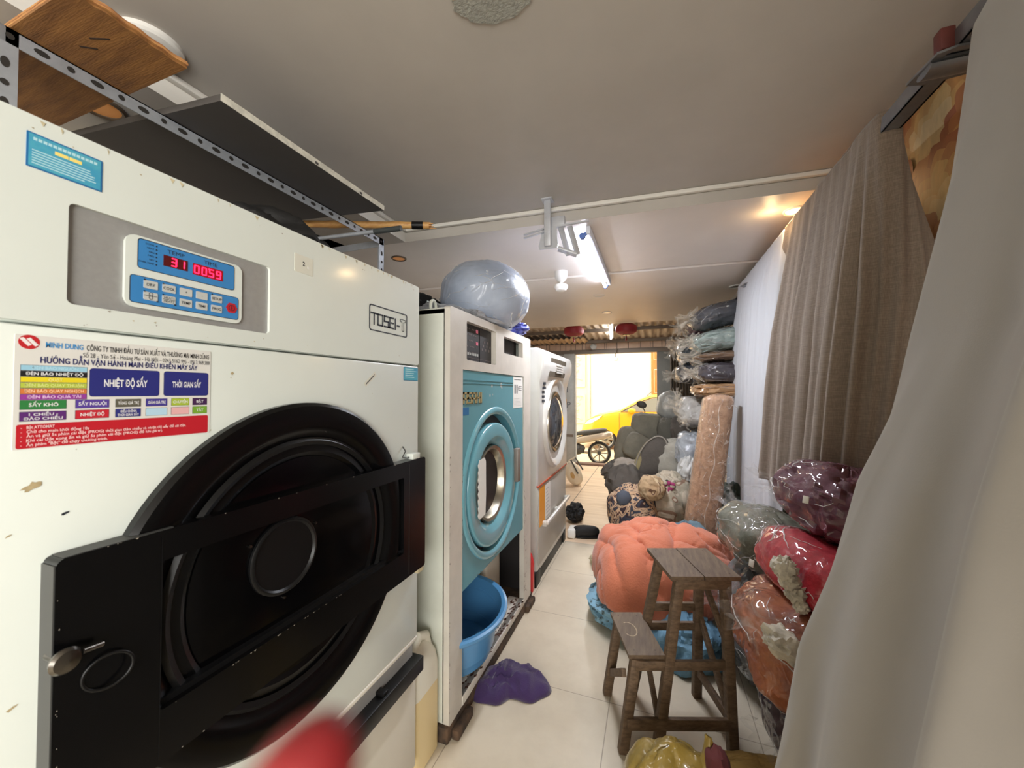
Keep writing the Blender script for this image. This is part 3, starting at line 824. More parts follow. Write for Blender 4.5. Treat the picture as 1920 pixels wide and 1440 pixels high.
mb.tube([(DX + .001, qs.y - .035, Bz1 + .045), (DX + .012, qs.y - .034, Bz1 + .03), (DX + .012, qs.y - .05, Bz1 + .012), (DX + .02, qs.y - .03, Bz1 + .006), (DX + .016, qs.y - .02, Bz1 + .008)], .0022, m_blkedge, 8)
tag(mb.build('door_switch', DR), label='cream door switch with a short grey wire')
MB().bb(BX - .03, BX - .004, 1.15, 1.186, Bz0 - .018, Bz0, m_grime, .003).build('hinge_foot', BAR)
# lint drawer below the door
mb = MB()
mb.bb(-.86, DX - .004, Y0, Y1, .10, .432, m_dry2, .006)
mb.bb(-.86, DX - .018, .80, Y1 - .004, .43, .556, m_sil)
mb.bb(-.86, DX, Y0, .80, .43, .562, m_dry, .003)
mb.bb(-.83, DX + .001, .78, Y1 - .002, .546, .560, m_cornice, .003)
LD = mb.build('lint_drawer', DR)
mb = MB(); mb.bb(DX - .03, DX + .020, .30, 1.205, .436, .486, m_blk2, .003); mb.bb(DX - .02, DX + .012, .995, 1.018, .486, .497, m_blk2, .001); mb.build('drawer_handle', LD)

# ================================================================== WASHER WITH TURQUOISE FRONT
m_w2 = mat('washer_white', (208, 211, 200), 0.42, var=0.06, vscale=6)
m_w2f = mat('washer_frame_grey', (204, 198, 188), 0.45, var=0.08, vscale=8)
m_teal = mat('turquoise_panel', (96, 152, 164), 0.33, var=0.06, vscale=4)
m_teal2 = mat('turquoise_door', (108, 164, 178), 0.24, coat=.5)
m_rust = mat('rusty_black', (46, 38, 32), 0.85, rgb2=(92, 70, 52), vscale=14, bump=.4, bscale=50)
m_rustc = mat('rust_chip', (76, 44, 28), 0.9)
m_inox = mat('stainless_drum', (186, 178, 162), 0.28, metal=1.0, var=.15, vscale=20)
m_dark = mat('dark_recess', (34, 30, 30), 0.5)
WX = -.79; FW = facing(WX)
W0, W1 = 1.405, 2.515
WA = thing('washing_machine', 'white washer with turquoise front and round door, blue basin in its open base', 'washing machine', (-1.25, 1.96, 0))
mb = MB()
mb.bb(-1.70, WX - .02, W0, W0 + .03, .07, 1.785, m_w2, .006)
mb.bb(-1.70, WX - .02, W1 - .03, W1, .07, 1.785, m_w2, .006)
mb.bb(-1.69, WX - .035, W1 - .034, W1 - .029, .10, .9, m_dark).bb(-1.69, WX - .035, W0 + .029, W0 + .034, .10, .9, m_dark)  # dark sheets on the inner sides put the bay's shade into colour
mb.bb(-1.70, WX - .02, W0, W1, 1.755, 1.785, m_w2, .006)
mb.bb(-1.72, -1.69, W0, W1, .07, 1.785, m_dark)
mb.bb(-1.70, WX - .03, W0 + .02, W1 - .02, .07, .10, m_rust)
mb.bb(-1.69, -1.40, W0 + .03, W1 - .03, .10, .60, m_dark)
mb.build('cabinet_body', WA)
mb = MB()
ctl = rrect(1.557, 1.902, 1.575, 1.752, .01); drw = rrect(2.020, 2.352, 1.650, 1.745, .008); pan = rect(1.520, 2.370, .105, 1.530)
mb.holed(rrect(W0, W1, .065, 1.79, .012), [ctl, drw, pan], FW, .03, m_w2f)
for k in range(60):
    y, z, s = random.choice((W0 + random.uniform(.0, .006), 1.522 - random.uniform(0, .006))), random.uniform(.1, 1.2), random.uniform(.0015, .006)
    mb.poly([Vector((WX + .0008, y, z)), Vector((WX + .0008, y + s * .6, z + s)), Vector((WX + .0008, y + s * .5, z - s))], m_rustc)
for k in range(40):
    y, z, s = 2.375 + random.uniform(0, .05), random.uniform(.1, .8), random.uniform(.002, .012)
    mb.poly([Vector((WX + .0008, y, z)), Vector((WX + .0008, y + s * .6, z + s)), Vector((WX + .0008, y + s * .5, z - s))], m_rustc)
mb.build('front_frame', WA)
mb = MB(); mb.bb(WX - .06, WX - .028, 1.55, 1.91, 1.57, 1.757, m_dark)
mgr = mat('control_print_grey', (112, 100, 98), .5); mpk = mat('pink_indicator', (214, 120, 140), .4, emit=.15, ecol=(220, 100, 130))
xf = WX - .0278
for i in range(9):
    for j in range(5):
        if (i * 3 + j * 5) % 4: mb.bb(xf, xf + .001, 1.580 + i * .017, 1.588 + i * .017, 1.728 - j * .028, 1.734 - j * .028, mgr)
for z in (1.728, 1.668): mb.bb(xf, xf + .0015, 1.712, 1.732, z - .008, z + .008, mpk)
for i in range(8):
    mb.bb(xf, xf + .001, 1.575 + i * .021, 1.589 + i * .021, 1.606, 1.618, m_key)
    mb.bb(xf, xf + .001, 1.780 + i * .014, 1.789 + i * .014, 1.640 + .02 * (i % 3), 1.652 + .02 * (i % 3), mgr)
mb.bb(xf, xf + .001, 1.565, 1.895, 1.592, 1.5935, mgr)
mb.bb(xf, xf + .0012, 1.752, 1.756, 1.58, 1.745, m_blk2)
mb.build('control_panel', WA)
mb = MB(); mb.bb(WX - .09, WX - .05, 2.01, 2.36, 1.64, 1.755, m_dark).bb(WX - .05, WX - .028, 2.03, 2.05, 1.66, 1.675, m_paper); mb.build('detergent_slot', WA)
# turquoise panel with round recess
TY, TZ = 1.905, .960
mb = MB()
mb.holed(rect(1.522, 2.368, .550, 1.528), [circ(TY, TZ, .352, 72)], facing(WX - .006), .05, m_teal)
for z in (1.470, 1.485): mb.bb(WX - .0065, WX - .002, 1.522, 2.18, z, z + .003, m_teal)
mb.lathe([(.352, -.006), (.362, .004), (.374, .006), (.386, .002), (.392, -.007)], (WX, TY, TZ), (1, 0, 0), m_teal2, 80)
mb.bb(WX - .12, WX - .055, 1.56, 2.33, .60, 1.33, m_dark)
for y, z, r in ((1.86, 1.462, .010), (1.99, 1.468, .014), (1.835, 1.412, .008), (1.87, 1.416, .005), (2.0, 1.452, .006)):
    mb.lathe([(r, -.0056), (r * .6, -.0052), (0, -.0052)], (WX, y, z), (1, 0, 0), m_key, 9)
for k in range(16):
    y, s = random.uniform(1.53, 2.36), random.uniform(.002, .007)
    mb.poly([Vector((WX - .0054, y, .552)), Vector((WX - .0054, y + s, .552 + s)), Vector((WX - .0054, y + 2 * s, .552))], m_rustc)
TP = mb.build('turquoise_front', WA)
mb = MB()      # brand letters built from bars
Pw = lambda a, b, d: Vector((WX - .0045, a, b))
m_gold = mat('brand_plate_gold', (176, 160, 116), .4, metal=.4)
mb.bb(WX - .0062, WX - .005, 1.526, 1.742, 1.372, 1.432, m_teal)
for i, chs in enumerate((['A'], ['S'], ['A'], ['H'], ['I'])):
    y = 1.532 + i * .045; ww = .032; z0, z1 = 1.380, 1.424; zm = (z0 + z1) / 2
    L_ = {'A': [(y, z0, y, z1), (y + ww, z0, y + ww, z1), (y, z1, y + ww, z1), (y, zm - .004, y + ww, zm - .004)], 'S': [(y, z1, y + ww, z1), (y, zm, y, z1), (y, zm, y + ww, zm), (y + ww, z0, y + ww, zm), (y, z0, y + ww, z0)],
          'H': [(y, z0, y, z1), (y + ww, z0, y + ww, z1), (y, zm, y + ww, zm)], 'I': [(y + .006, z0, y + .006, z1)]}[chs[0]]
    for a0, b0, a1, b1 in L_:
        mb.box((WX - .003, (a0 + a1) / 2 + .002, (b0 + b1) / 2), (.004, abs(a1 - a0) + .011, abs(b1 - b0) + .011), m_ink)
        mb.box((WX - .0015, (a0 + a1) / 2, (b0 + b1) / 2 + .001), (.004, abs(a1 - a0) + .008, abs(b1 - b0) + .008), m_gold)
mb.bb(WX - .0058, WX - .005, 1.53, 1.59, 1.325, 1.36, m_lblue2)
mb.build('brand_letters', TP)
mb = MB(); mb.bb(WX - .0058, WX - .0046, 2.185, 2.362, 1.332, 1.525, m_paper)
for i in range(5): mb.bb(WX - .0046, WX - .0042, 2.205 + i * .014, 2.209 + i * .014 + .003 * (i % 2), 1.42, 1.475, m_ink)
for i in range(3): mb.bb(WX - .0046, WX - .0042, 2.28, 2.34, 1.44 + i * .012, 1.443 + i * .012, m_ink)
for i in range(7): mb.bb(WX - .0046, WX - .0042, 2.2, 2.2 + random.uniform(.06, .14), 1.345 + i * .0085, 1.347 + i * .0085, m_key) if i < 6 else mb.bb(WX - .0046, WX - .0042, 2.2, 2.33, 1.505, 1.509, m_ink)
mb.holed(circ(2.285, 1.452, .014, 20), [circ(2.285, 1.452, .010, 20)], facing(WX - .0040), .0004, m_ink)
mb.build('paper_notice', TP)
# round door
DXo = WX + .004
ofs = Vector((WX - .02, TY - .012, TZ - .012))
mb = MB(); mb.lathe([(.318, -.03), (.318, .014), (.313, .021), (.304, .024), (.252, .025), (.244, .023), (.208, -.004), (.202, -.012), (.200, -.03)], ofs, (1, 0, 0), m_teal2, 88)
WD = mb.build('round_door', WA)
mb = MB(); mb.lathe([(.200, -.01), (.196, .006), (.18, .0), (.165, -.03), (.16, -.10)], ofs, (1, 0, 0), m_inox, 64)
mb.lathe([(.16, -.10), (.15, -.085), (.10, -.060), (0, -.055)], ofs, (1, 0, 0), mat('washer_door_glass', (70, 66, 60), .06, spec=.8, coat=1.0), 48); mb.build('porthole', WD)
mb = MB(); mb.box((WX + .012, TY + .298, TZ + .03), (.035, .050, .20), mat('brown_grey_handle', (122, 112, 104), .45), .008); mb.build('door_handle', WD)
mb = MB(); pts = []
for k in range(26):
    z = 1.105 - .28 * k / 25
    pts.append((1.655 + .006 * math.sin(k * 2.1) + (.012 if k in (0, 25) else 0), z))
pts += [(1.735, .832), (1.742, .93), (1.74, 1.09), (1.725, 1.11)]
mb.prism(pts, facing(WX + .014), .002, 0, m_paper); mb.build('torn_white_sheet', WD)
mb = MB()      # bottom sill with flaking paint, black runner below
mb.bb(WX - .10, WX + .004, 1.52, 2.37, .066, .105, m_w2f, .003)
for k in range(150):
    y, s = random.uniform(1.525, 2.365), random.uniform(.004, .016); xx = WX + random.uniform(-.085, .0)
    mb.poly([Vector((xx, y, .1056)), Vector((xx + s * .7, y + s, .1056)), Vector((xx + s, y - s * .3, .1056)), Vector((xx + s * .2, y - s, .1056))], m_rustc)
mb.build('flaking_sill', WA)
mb = MB(); mb.bb(-1.70, WX - .0, W0 - .01, W1 + .03, 0.0, .066, m_rust, .006); mb.bb(WX, WX + .035, W0 + .02, W0 + .16, 0, .042, m_rust, .008); mb.bb(WX - .01, WX + .025, W1 - .12, W1 + .03, 0, .04, m_rust, .008); mb.build('runner', WA)
q = at_x(828, 570, -.93)
mb = MB(); mb.tube([(-.93 + .0, 1.50 + .022 * math.cos(t), 1.815 + .028 * math.sin(t)) for t in [2 * PI * k / 24 for k in range(25)]], .007, m_w2, 10); mb.build('lifting_eye', WA)

# ================================================================== WHITE WASHER WITH PORTHOLE
m_w3 = mat('third_machine_white', (206, 204, 198), 0.36, coat=.4, var=.03)
m_w3g = mat('third_machine_grey', (176, 172, 164), 0.42, var=.04)
m_org = mat('red_brown_line', (176, 84, 56), .5)
m_ora = mat('orange_label', (222, 150, 44), .5)
M3X = -.80; V0, V1 = 2.73, 3.72
WB = thing('washing_machine', 'white front loading washer with chrome ringed porthole, farthest of the machines', 'washing machine', (-1.25, 3.22, 0))
prof = [(-1.68, .10), (M3X - .012, .10), (M3X - .012, .70), (M3X, .73), (M3X, 1.44), (M3X + .012, 1.50), (M3X + .050, 1.62), (M3X + .052, 1.70), (M3X + .035, 1.745), (M3X - .01, 1.762), (-1.68, 1.762)]
mb = MB(); mb.prism(prof, lambda a, b, d: Vector((a, d, b)), V0, V1, m_w3, .018)
mb.bb(-1.60, M3X - .10, V0 - .125, V0 + .01, .09, 1.758, m_w3, .02)
mb.bb(-1.60, M3X - .105, V0 - .06, V0 - .055, .09, 1.7585, m_w3g)
mb.build('cabinet_body', WB)
mb = MB(); mb.bb(-1.60, M3X - .02, V0 - .06, V1, 0, .10, m_blk2, .004); mb.bb(M3X - .06, M3X - .01, V0 - .02, V0 + .10, 0, .11, m_blk2, .004); mb.bb(M3X - .06, M3X - .01, V1 - .10, V1 - .01, 0, .11, m_blk2, .004); mb.build('base', WB)
# slanted control head
sl = lambda a, b, d: Vector((M3X + .012 + (b - 1.50) / .12 * .038 - d, a, b))
mb = MB(); mb.prism(rrect(2.92, 3.46, 1.555, 1.70, .012), lambda a, b, d: Vector((M3X + .0515 + min(0, (b - 1.62)) * .3 - d, a, b)), .012, -.004, mat('display_grey', (96, 88, 76), .85, spec=.08), .003)
for k in range(4): mb.bb(M3X + .053, M3X + .0565, 3.10, 3.32, 1.585 + k * .02, 1.594 + k * .02, m_w3)
mb.build('display', WB)
mb = MB()
for k in range(5): mb.bb(M3X + .001, M3X + .006 + (.01 if k > 2 else 0), 2.84, 2.90, 1.35 + k * .034, 1.37 + k * .034, m_ink)
mb.build('button_column', WB)
PY, PZ = 3.245, 1.175
mb = MB(); mb.lathe([(.385, -.002), (.380, .022), (.365, .030), (.345, .026), (.30, -.01), (.262, -.05)], (M3X, PY, PZ), (1, 0, 0), m_w3, 80)
PH = mb.build('porthole_door', WB)
mb = MB(); mb.lathe([(.262, -.004), (.258, .012), (.245, .018), (.228, .012), (.222, 0)], (M3X, PY, PZ), (1, 0, 0), m_inox, 64); mb.build('chrome_ring', PH)
mb = MB(); mb.lathe([(.222, .002), (.18, .03), (.10, .052), (0, .06)], (M3X, PY, PZ), (1, 0, 0), mat('bowl_glass', (58, 60, 64), .03, spec=1.0, coat=1.0), 64); mb.build('bowl_glass', PH)
mb = MB(); mb.bb(M3X - .015, M3X + .004, V0 + .002, V1 - .002, .722, .738, m_org, .002); mb.bb(M3X - .12, M3X - .10, V0 - .12, V0, .722, .738, m_org); mb.build('red_brown_line', WB)
mb = MB(); mb.bb(M3X - .02, M3X - .004, V0 + .03, V1 - .02, .14, .715, m_w3g, .006)
DRW = mb.build('lower_drawer', WB)
MB().bb(M3X - .004, M3X - .002, 2.78, 2.93, .42, .71, m_ora).build('orange_sticker', DRW)
mb = MB(); mb.bb(M3X - .004, M3X - .002, 2.95, 3.10, .42, .70, m_paper)
for k in range(9): mb.bb(M3X - .002, M3X - .0015, 2.96, 2.96 + random.uniform(.05, .13), .44 + k * .027, .45 + k * .027, m_key)
mb.build('printed_notice', DRW)
mb = MB(); mb.bb(M3X + .02, M3X + .045, 2.86, 3.68, .415, .445, m_w3, .008)
for y in (2.88, 3.27, 3.66): mb.bb(M3X - .005, M3X + .03, y - .02, y + .02, .40, .44, m_w3, .006)
mb.build('drawer_handle', DRW)
mb = MB(); mb.bb(M3X - .0, M3X + .002, V1 - .003, V1 + .001, 1.05, 1.36, m_yel); mb.bb(M3X - .01, M3X + .002, V1 - .06, V1 + .002, 1.05, 1.36, m_ora); mb.build('side_sticker', WB)

# ================================================================== ABOVE AND AROUND THE MACHINES
m_slot = mat('slotted_angle_steel', (168, 172, 178), 0.4, metal=.35, var=.12, vscale=16)
RX, RZ = -1.33, 2.235
RK = thing('slotted_rack', 'grey slotted angle steel rack standing on top of the dryer', 'rack', (-1.6, 1.0, 1.812))
def angle_post(x, y, sx_, sy_):
    mb = MB(); mb.bb(x, x + .038 * sx_, y, y + .003 * sy_, 1.812, RZ, m_slot); mb.bb(x, x + .003 * sx_, y, y + .038 * sy_, 1.812, RZ, m_slot)
    for k in range(int((RZ - 1.83) / .045)):
        z = 1.84 + k * .045
        wz = .012 if k % 2 else .007
        f_ = -.0008 * sy_
        mb.prism([(x + .019 * sx_ + .007 * math.cos(t), z + wz * math.sin(t)) for t in [2 * PI * q / 14 for q in range(14)]], lambda a, b, d: Vector((a, y + f_ + d * 0, b)), 0, .0005, m_gap)
        mb.prism([(y + .019 * sy_ + .007 * math.cos(t), z + wz * math.sin(t)) for t in [2 * PI * q / 14 for q in range(14)]], lambda a, b, d: Vector((x + (.0038 if sx_ > 0 else -.0038) * -1 * 0 - .0008 * sx_, a, b)), 0, .0005, m_gap)
        mb.prism([(y + .019 * sy_ + .007 * math.cos(t), z + wz * math.sin(t)) for t in [2 * PI * q / 14 for q in range(14)]], lambda a, b, d: Vector((x + .0038 * sx_, a, b)), 0, .0005, m_gap)
    mb.build('post', RK)
angle_post(RX, .375, -1, 1); angle_post(RX, 1.66, -1, -1); angle_post(-1.95, .375, 1, 1); angle_post(-1.95, 1.66, 1, -1)
def angle_rail(x, s):
    mb = MB(); mb.bb(x, x + .003 * s, .375, 1.66, RZ - .035, RZ, m_slot); mb.bb(x, x + .036 * s, .375, 1.66, RZ - .003, RZ, m_slot)
    for k in range(27):
        y = .40 + k * .0475; wy = .013 if k % 2 else .007
        for dx in (-.0008 * s, .0036 * s):
            mb.prism([(y + wy * math.cos(t), RZ - .018 + .007 * math.sin(t)) for t in [2 * PI * q / 14 for q in range(14)]], lambda a, b, d: Vector((x + dx, a, b)), 0, .0004, m_gap)
    mb.build('rail', RK)
angle_rail(RX, -1); angle_rail(-1.95, 1)
for y in (.38, 1.655): MB().bb(-1.95, RX, y - .0015, y + .0015, RZ - .035, RZ, m_slot).build('cross_rail', RK)

m_ply = mat('brown_plywood', (150, 104, 56), 0.6, rgb2=(112, 74, 40), vscale=5, stretch=(1, 9, 1), bump=.15, bscale=40)
m_plye = mat('plywood_edge', (196, 144, 84), 0.7, rgb2=(150, 96, 62), vscale=30, stretch=(1, 1, 9))
m_burn = mat('pencil_mark', (44, 30, 22), .8)
mb = MB()
random.seed(2)
front = [(-1.09 + .002 * math.sin(k * 1.7) + random.uniform(-.002, .002), .40 + .205 * k / 16) for k in range(17)]
pts = [(-1.84, .40)] + front + [(-1.84, .605)]
for i, (zz, off) in enumerate(((0, 0), (.006, .006), (.012, .002))):
    mb.prism([(a + (off if a > -1.5 else 0), b) for a, b in pts], lambda a, b, d: Vector((a, b, d)), RZ + .001 + zz, RZ + .0062 + zz, m_ply if i == 0 else m_plye)
for (xa, ya, xb, yb) in ((-1.20, .475, -1.16, .492), (-1.25, .478, -1.22, .497)):
    mb.bar((xa, ya, RZ + .0006), (xb, yb, RZ + .0006), .004, .0008, m_burn)
mesh_thing(mb, 'plywood_board', 'rough brown plywood board lying across the near end of the slotted rack', 'board', (-1.45, .50, RZ), sharp=30)
m_dkb = mat('dark_grey_board', (74, 70, 68), 0.5, var=.1, vscale=3)
m_dkb_e = mat('white_edge_banding', (214, 210, 196), 0.55, var=.2, vscale=40)
mb = MB(); mb.prism([(-1.93, .625), (-1.118, .705), (-1.118, 1.392), (-1.93, 1.285)], lambda a, b, d: Vector((a, b, d)), RZ + .001, RZ + .020, m_dkb)
mb.prism([(-1.118, .705), (-1.116, .705), (-1.116, 1.392), (-1.118, 1.392)], lambda a, b, d: Vector((a, b, d)), RZ + .001, RZ + .022, m_dkb_e)
for y in (1.02, 1.24): mb.bb(-1.117, -1.1152, y, y + .014, RZ + .003, RZ + .012, m_dkb)
mesh_thing(mb, 'shelf_board', 'dark grey shelf board with a worn white front edge on the slotted rack', 'board', (-1.5, 1.0, RZ))
# black bag on top of the dryer
m_bag = mat('black_fabric_bag', (20, 19, 19), 0.7, bump=.3, bscale=30)
q = at_x(480, 392, -1.28)
mb = MB(); mb.blob((-1.30, q.y, 1.812 + .115), (.24, .15, .13), m_bag, (0, .0, .3), amp=.10, sc=2.2, seed=3, ridge=.10, rsc=2.5, floor=1.8125)
mesh_thing(mb, 'black_bag', 'black lumpy fabric bag on top of the dryer under the dark shelf', 'bag', (-1.30, q.y, 1.812))
# long things stowed deeper on the dryer top
mb = MB(); mb.bb(-1.68, -1.45, .25, .62, 1.813, 1.90, m_dark, .02); mesh_thing(mb, 'dark_box', 'low dark box on the dryer top beneath the plywood board', 'box', (-1.56, .44, 1.813))

# bamboo pole and steel pole lying over the rack rail
m_bam = mat('bamboo_pole', (206, 160, 96), 0.5, rgb2=(176, 126, 72), vscale=10, stretch=(.3, 6, 6))
a_ = at_z(805, 423, RZ + .022); b_ = at_z(650, 421, RZ + .022); dirv = (a_ - b_).normalized()
p0 = a_ - dirv * 1.25
T = thing('bamboo_pole', 'yellow bamboo pole with taped splintered end lying over the rack rail', 'pole', (a_ + p0) / 2)
mb = MB(); pp = []; rr = []
for k in range(33):
    s = k / 32; pp.append(p0.lerp(a_, s)); rr.append(.0165 + (.0022 if k % 8 == 4 else 0))
mb.tube(pp, rr, m_bam, 16); mb.build('pole', T)
MB().tube([a_ - dirv * .085, a_ - dirv * .03], .0185, m_blk2, 16).build('black_tape', T)
mb = MB()
for k in range(9):
    t = 2 * PI * k / 9; o_ = Vector((0, math.cos(t), math.sin(t))) * .012
    mb.tube([a_ - dirv * .02 + o_, a_ + dirv * random.uniform(.0, .03) + o_ * random.uniform(1.0, 1.5)], [.005, .002], m_bam, 6)
mb.build('splintered_end', T)
c0 = at_z(752, 428, RZ - .055); c1 = at_z(600, 447, RZ - .055)
T = thing('steel_pole', 'thin dark steel pole hooked under the rack beneath the bamboo pole', 'pole', (c0 + c1) / 2)
dv = (c0 - c1).normalized()
MB().tube([c1 - dv * .55, c0 - dv * .10], .009, m_slot, 12).build('pole', T)
MB().tube([c0 - dv * .14, c0], .0125, mat('dark_grip', (62, 66, 66), .4), 12).build('grip', T)

# wrapped duvet on the washer
m_duvet = mat('wrapped_grey_blue_duvet', (172, 182, 200), .5, rgb2=(152, 163, 182), vscale=5, coat=.55, croughness=.14, cbump=.9, cscale=7, bump=.5, bscale=9)
m_film = film('clear_film')
m_film2 = film('milky_film', (236, 238, 242), .42, edge=.5)
mb = MB(); mb.blob((-1.02, 1.95, 1.818), (.22, .42, .030), m_film2, (0, 0, 0), amp=.12, sc=4, seed=8, ridge=.2, rsc=5, floor=1.787, e=.6); 
MB_ = mesh_thing(mb, 'plastic_sheet', 'crumpled clear plastic sheet under the grey blue duvet bundle', 'plastic sheet', (-1.02, 1.95, 1.787))
m_bluebag = mat('blue_bag', (54, 62, 150), .5, coat=.6, cbump=.5)
mb = MB(); mb.blob((-.90, 2.40, 1.852), (.12, .11, .066), m_bluebag, (0, 0, .3), amp=.12, sc=3, seed=2, ridge=.1, rsc=4, floor=1.787)
mesh_thing(mb, 'blue_bag', 'small dark blue bag at the far end of the washer top', 'bag', (-.9, 2.4, 1.787))
mb = MB(); mb.blob((-1.40, 1.85, 1.90), (.24, .40, .12), m_bag, amp=.1, sc=2, seed=12, ridge=.1, floor=1.787)
mesh_thing(mb, 'dark_bundle', 'dark cloth bundle behind the lifting eye on the washer top', 'bundle', (-1.4, 1.85, 1.787))

# jerrycans
def jerry_mats(tag_, rgb): return mat(tag_, rgb, .35, trans=.0, sss=.0, coat=.3)
m_jc = mat('milky_jerrycan', (222, 218, 204), .38, coat=.2)
m_jl = mat('yellow_liquid_band', (222, 200, 150), .4, coat=.2)
m_jc2 = mat('grey_jerrycan', (196, 190, 176), .42, coat=.2)
def jerrycan(x0, x1, y0, y1, h, body, liquid, label, fill=.55):
    t = thing('jerrycan', label, 'jerrycan', ((x0 + x1) / 2, (y0 + y1) / 2, 0.0 if liquid else .105), 'plastic jerrycans')
    zb = t.location.z
    cx, cy = (x0 + x1) / 2, (y0 + y1) / 2; hx, hy = (x1 - x0) / 2, (y1 - y0) / 2
    def ring(z, k, r): return [Vector((cx + (a - .5) * 2 * hx * k, cy + (b - .5) * 2 * hy * k, zb + z)) for a, b in rrect(0, 1, 0, 1, r, 5)]
    mb = MB()
    lo = [(.0, .90, .16), (.012, 1, .16), (h * fill, 1, .16)]
    up = [(h * fill, 1, .16), (h * .74, 1, .16), (h * .84, .94, .2), (h * .93, .72, .25), (h * .97, .45, .3), (h * .985, .2, .3)]
    mb.rings([ring(*q) for q in lo], liquid or body, cap0=True); mb.rings([ring(*q) for q in up], body, cap1=True)
    mb.build('body', t)
    mb = MB(); zt = zb + h * .80
    mb.tube([(cx + hx * .55, cy - hy * .75, zt - .01), (cx + hx * .55, cy - hy * .6, zt + h * .14), (cx + hx * .55, cy - hy * .1, zt + h * .22), (cx + hx * .55, cy + hy * .5, zt + h * .17), (cx + hx * .55, cy + hy * .85, zt - .02)], [.018, .018, .02, .018, .02], body, 12); mb.build('handle', t)
    MB().lathe([(.024, 0), (.024, .03), (.02, .034), (0, .034)], (cx - hx * .3, cy, zb + h * .98), (0, 0, 1), m_dark if not liquid else m_white, 20).build('cap', t)
    return t
jerrycan(-1.02, -.822, 1.215, 1.392, .47, m_jc, m_jl, 'milky jerrycan of yellowish liquid on the floor between dryer and washer', .60)
jerrycan(-1.14, -.95, 2.12, 2.38, .45, m_jc2, None, 'empty grey jerrycan standing behind the blue basin in the washer base')
# blue basin
m_bas = mat('blue_plastic', (78, 136, 184), .35, coat=.3)
bc = Vector((-.975, 1.745, .135))
mb = MB(); mb.lathe([(0, .004), (.19, .004), (.200, .0), (.208, .006), (.222, .06), (.226, .062), (.228, .075), (.246, .17), (.250, .205), (.258, .212), (.262, .222), (.270, .250), (.285, .258), (.292, .256), (.293, .240), (.297, .246), (.297, .262), (.286, .268), (.268, .264), (.250, .20), (.225, .06), (.205, .014), (0, .012)], bc, (0, 0, 1), m_bas, 80)
bs_ = mesh_thing(mb, 'plastic_basin', 'round blue plastic basin sticking out of the washer base', 'basin', bc); bs_.rotation_euler.x = math.radians(5); bs_.scale.z = .86
# red panel between washers
mb = MB(); mb.prism([(-.98, .03), (-.80, .03), (-.785, .06), (-.785, .24), (-.80, .30), (-.83, .33), (-.98, .33)], lambda a, b, d: Vector((a, d, b)), 2.552, 2.585, mat('red_plastic', (196, 40, 44), .4, coat=.3), .006)
mesh_thing(mb, 'red_tub', 'upright red plastic tub edge between the turquoise and the white washer', 'tub', (-.88, 2.57, .03))

# purple cloth on the floor
m_pur = mat('purple_cloth', (54, 32, 80), .9, sheen=.3, bump=.25, bscale=160, var=.12, vscale=9)
def cloth_heap(mb, cx, cy, outline, h, m, seed, z0=0.002, folds=1.0, nu=96, nv=22, fr=4.5):
    off = Vector((seed * 5.1, seed * 2.3, 0))
    def fn(u, v):
        t = u * 2 * PI; r = outline(t) * v
        x, y = cx + r * math.cos(t), cy + r * math.sin(t)
        q = Vector((x * fr, y * fr, 0)) + off
        w = q + Vector((noise.noise(q * .7), noise.noise(q * .7 + Vector((9, 1, 3))), 0)) * 1.2
        cr = (1 - min(1, abs(noise.noise(w * 1.3)) * 3)) ** 2
        z = h * (max(0, 1 - v ** 2.6)) ** .6 * (.62 + .55 * noise.noise(w * .8) + .5 * folds * cr * .5) + .006 * (1 - v)
        return Vector((x, y, z0 + max(0, z)))
    mb.grid(fn, nu, nv, m, closed=True)
mb = MB()
def out_p(t): return .15 + .035 * math.sin(2 * t + .6) + .022 * math.sin(3 * t + 2) + .006 * math.sin(7 * t) + .004 * math.sin(11 * t + 1)
cloth_heap(mb, -.665, 1.79, out_p, .085, m_pur, 3, fr=11)
o = mesh_thing(mb, 'purple_cloth', 'crumpled purple cloth on the floor in front of the washer', 'cloth', (-.665, 1.79, 0), solid=.004)

# ================================================================== WOODEN STEP STOOL
m_wood = mat('weathered_wood', (116, 93, 70), 0.62, rgb2=(84, 65, 46), vscale=7, stretch=(1.5, 12, 12), bump=.2, bscale=60)
m_wood2 = mat('worn_stool_top', (116, 97, 76), 0.6, rgb2=(92, 74, 58), vscale=6, stretch=(12, 1.5, 12), bump=.2, bscale=60)
m_nail = mat('nail_head', (60, 46, 36), .6)
ST = thing('step_stool', 'weathered wooden two step stool on the tiles beside the orange quilt', 'step stool', (.14, 1.82, 0))
A0 = math.radians(19.6); e1 = Vector((math.cos(A0), math.sin(A0), 0)); e2 = Vector((-math.sin(A0), math.cos(A0), 0)); O0 = Vector((-.129, 1.612, 0))
def S(a, b, z): return O0 + e1 * a + e2 * b + Vector((0, 0, z))
SH, SS = .690, .370
def leg(p, q, name='leg'):
    d = (q - p); MB().bar(p, q, .038, .034, m_wood, .004, up=tuple(e2)).build(name, ST)
leg(S(.005, .0, 0), S(.065, .025, SS - .018)); leg(S(.012, .295, 0), S(.066, .285, SS - .018))
leg(S(.142, .0, 0), S(.247, .03, SH - .018)); leg(S(.440, .0, 0), S(.432, .03, SH - .018))
leg(S(.128, .292, 0), S(.250, .245, SH - .018)); leg(S(.430, .285, 0), S(.430, .245, SH - .018))
def plank(name, a0, a1, b0, b1, z, th=.018, taper=0):
    mb = MB(); mb.prism([(a0, b0), (a1, b0), (a1 - taper, b1), (a0, b1)], lambda a, b, d: S(a, b, d), z - th, z, m_wood2, .003)
    for a in (a0 + .03, a1 - .03):
        for b in (b0 + .03, b1 - .03): mb.prism(circ(a, b, .003, 8), lambda x, y, d: S(x, y, d), z, z + .0006, m_nail)
    mb.build(name, ST)
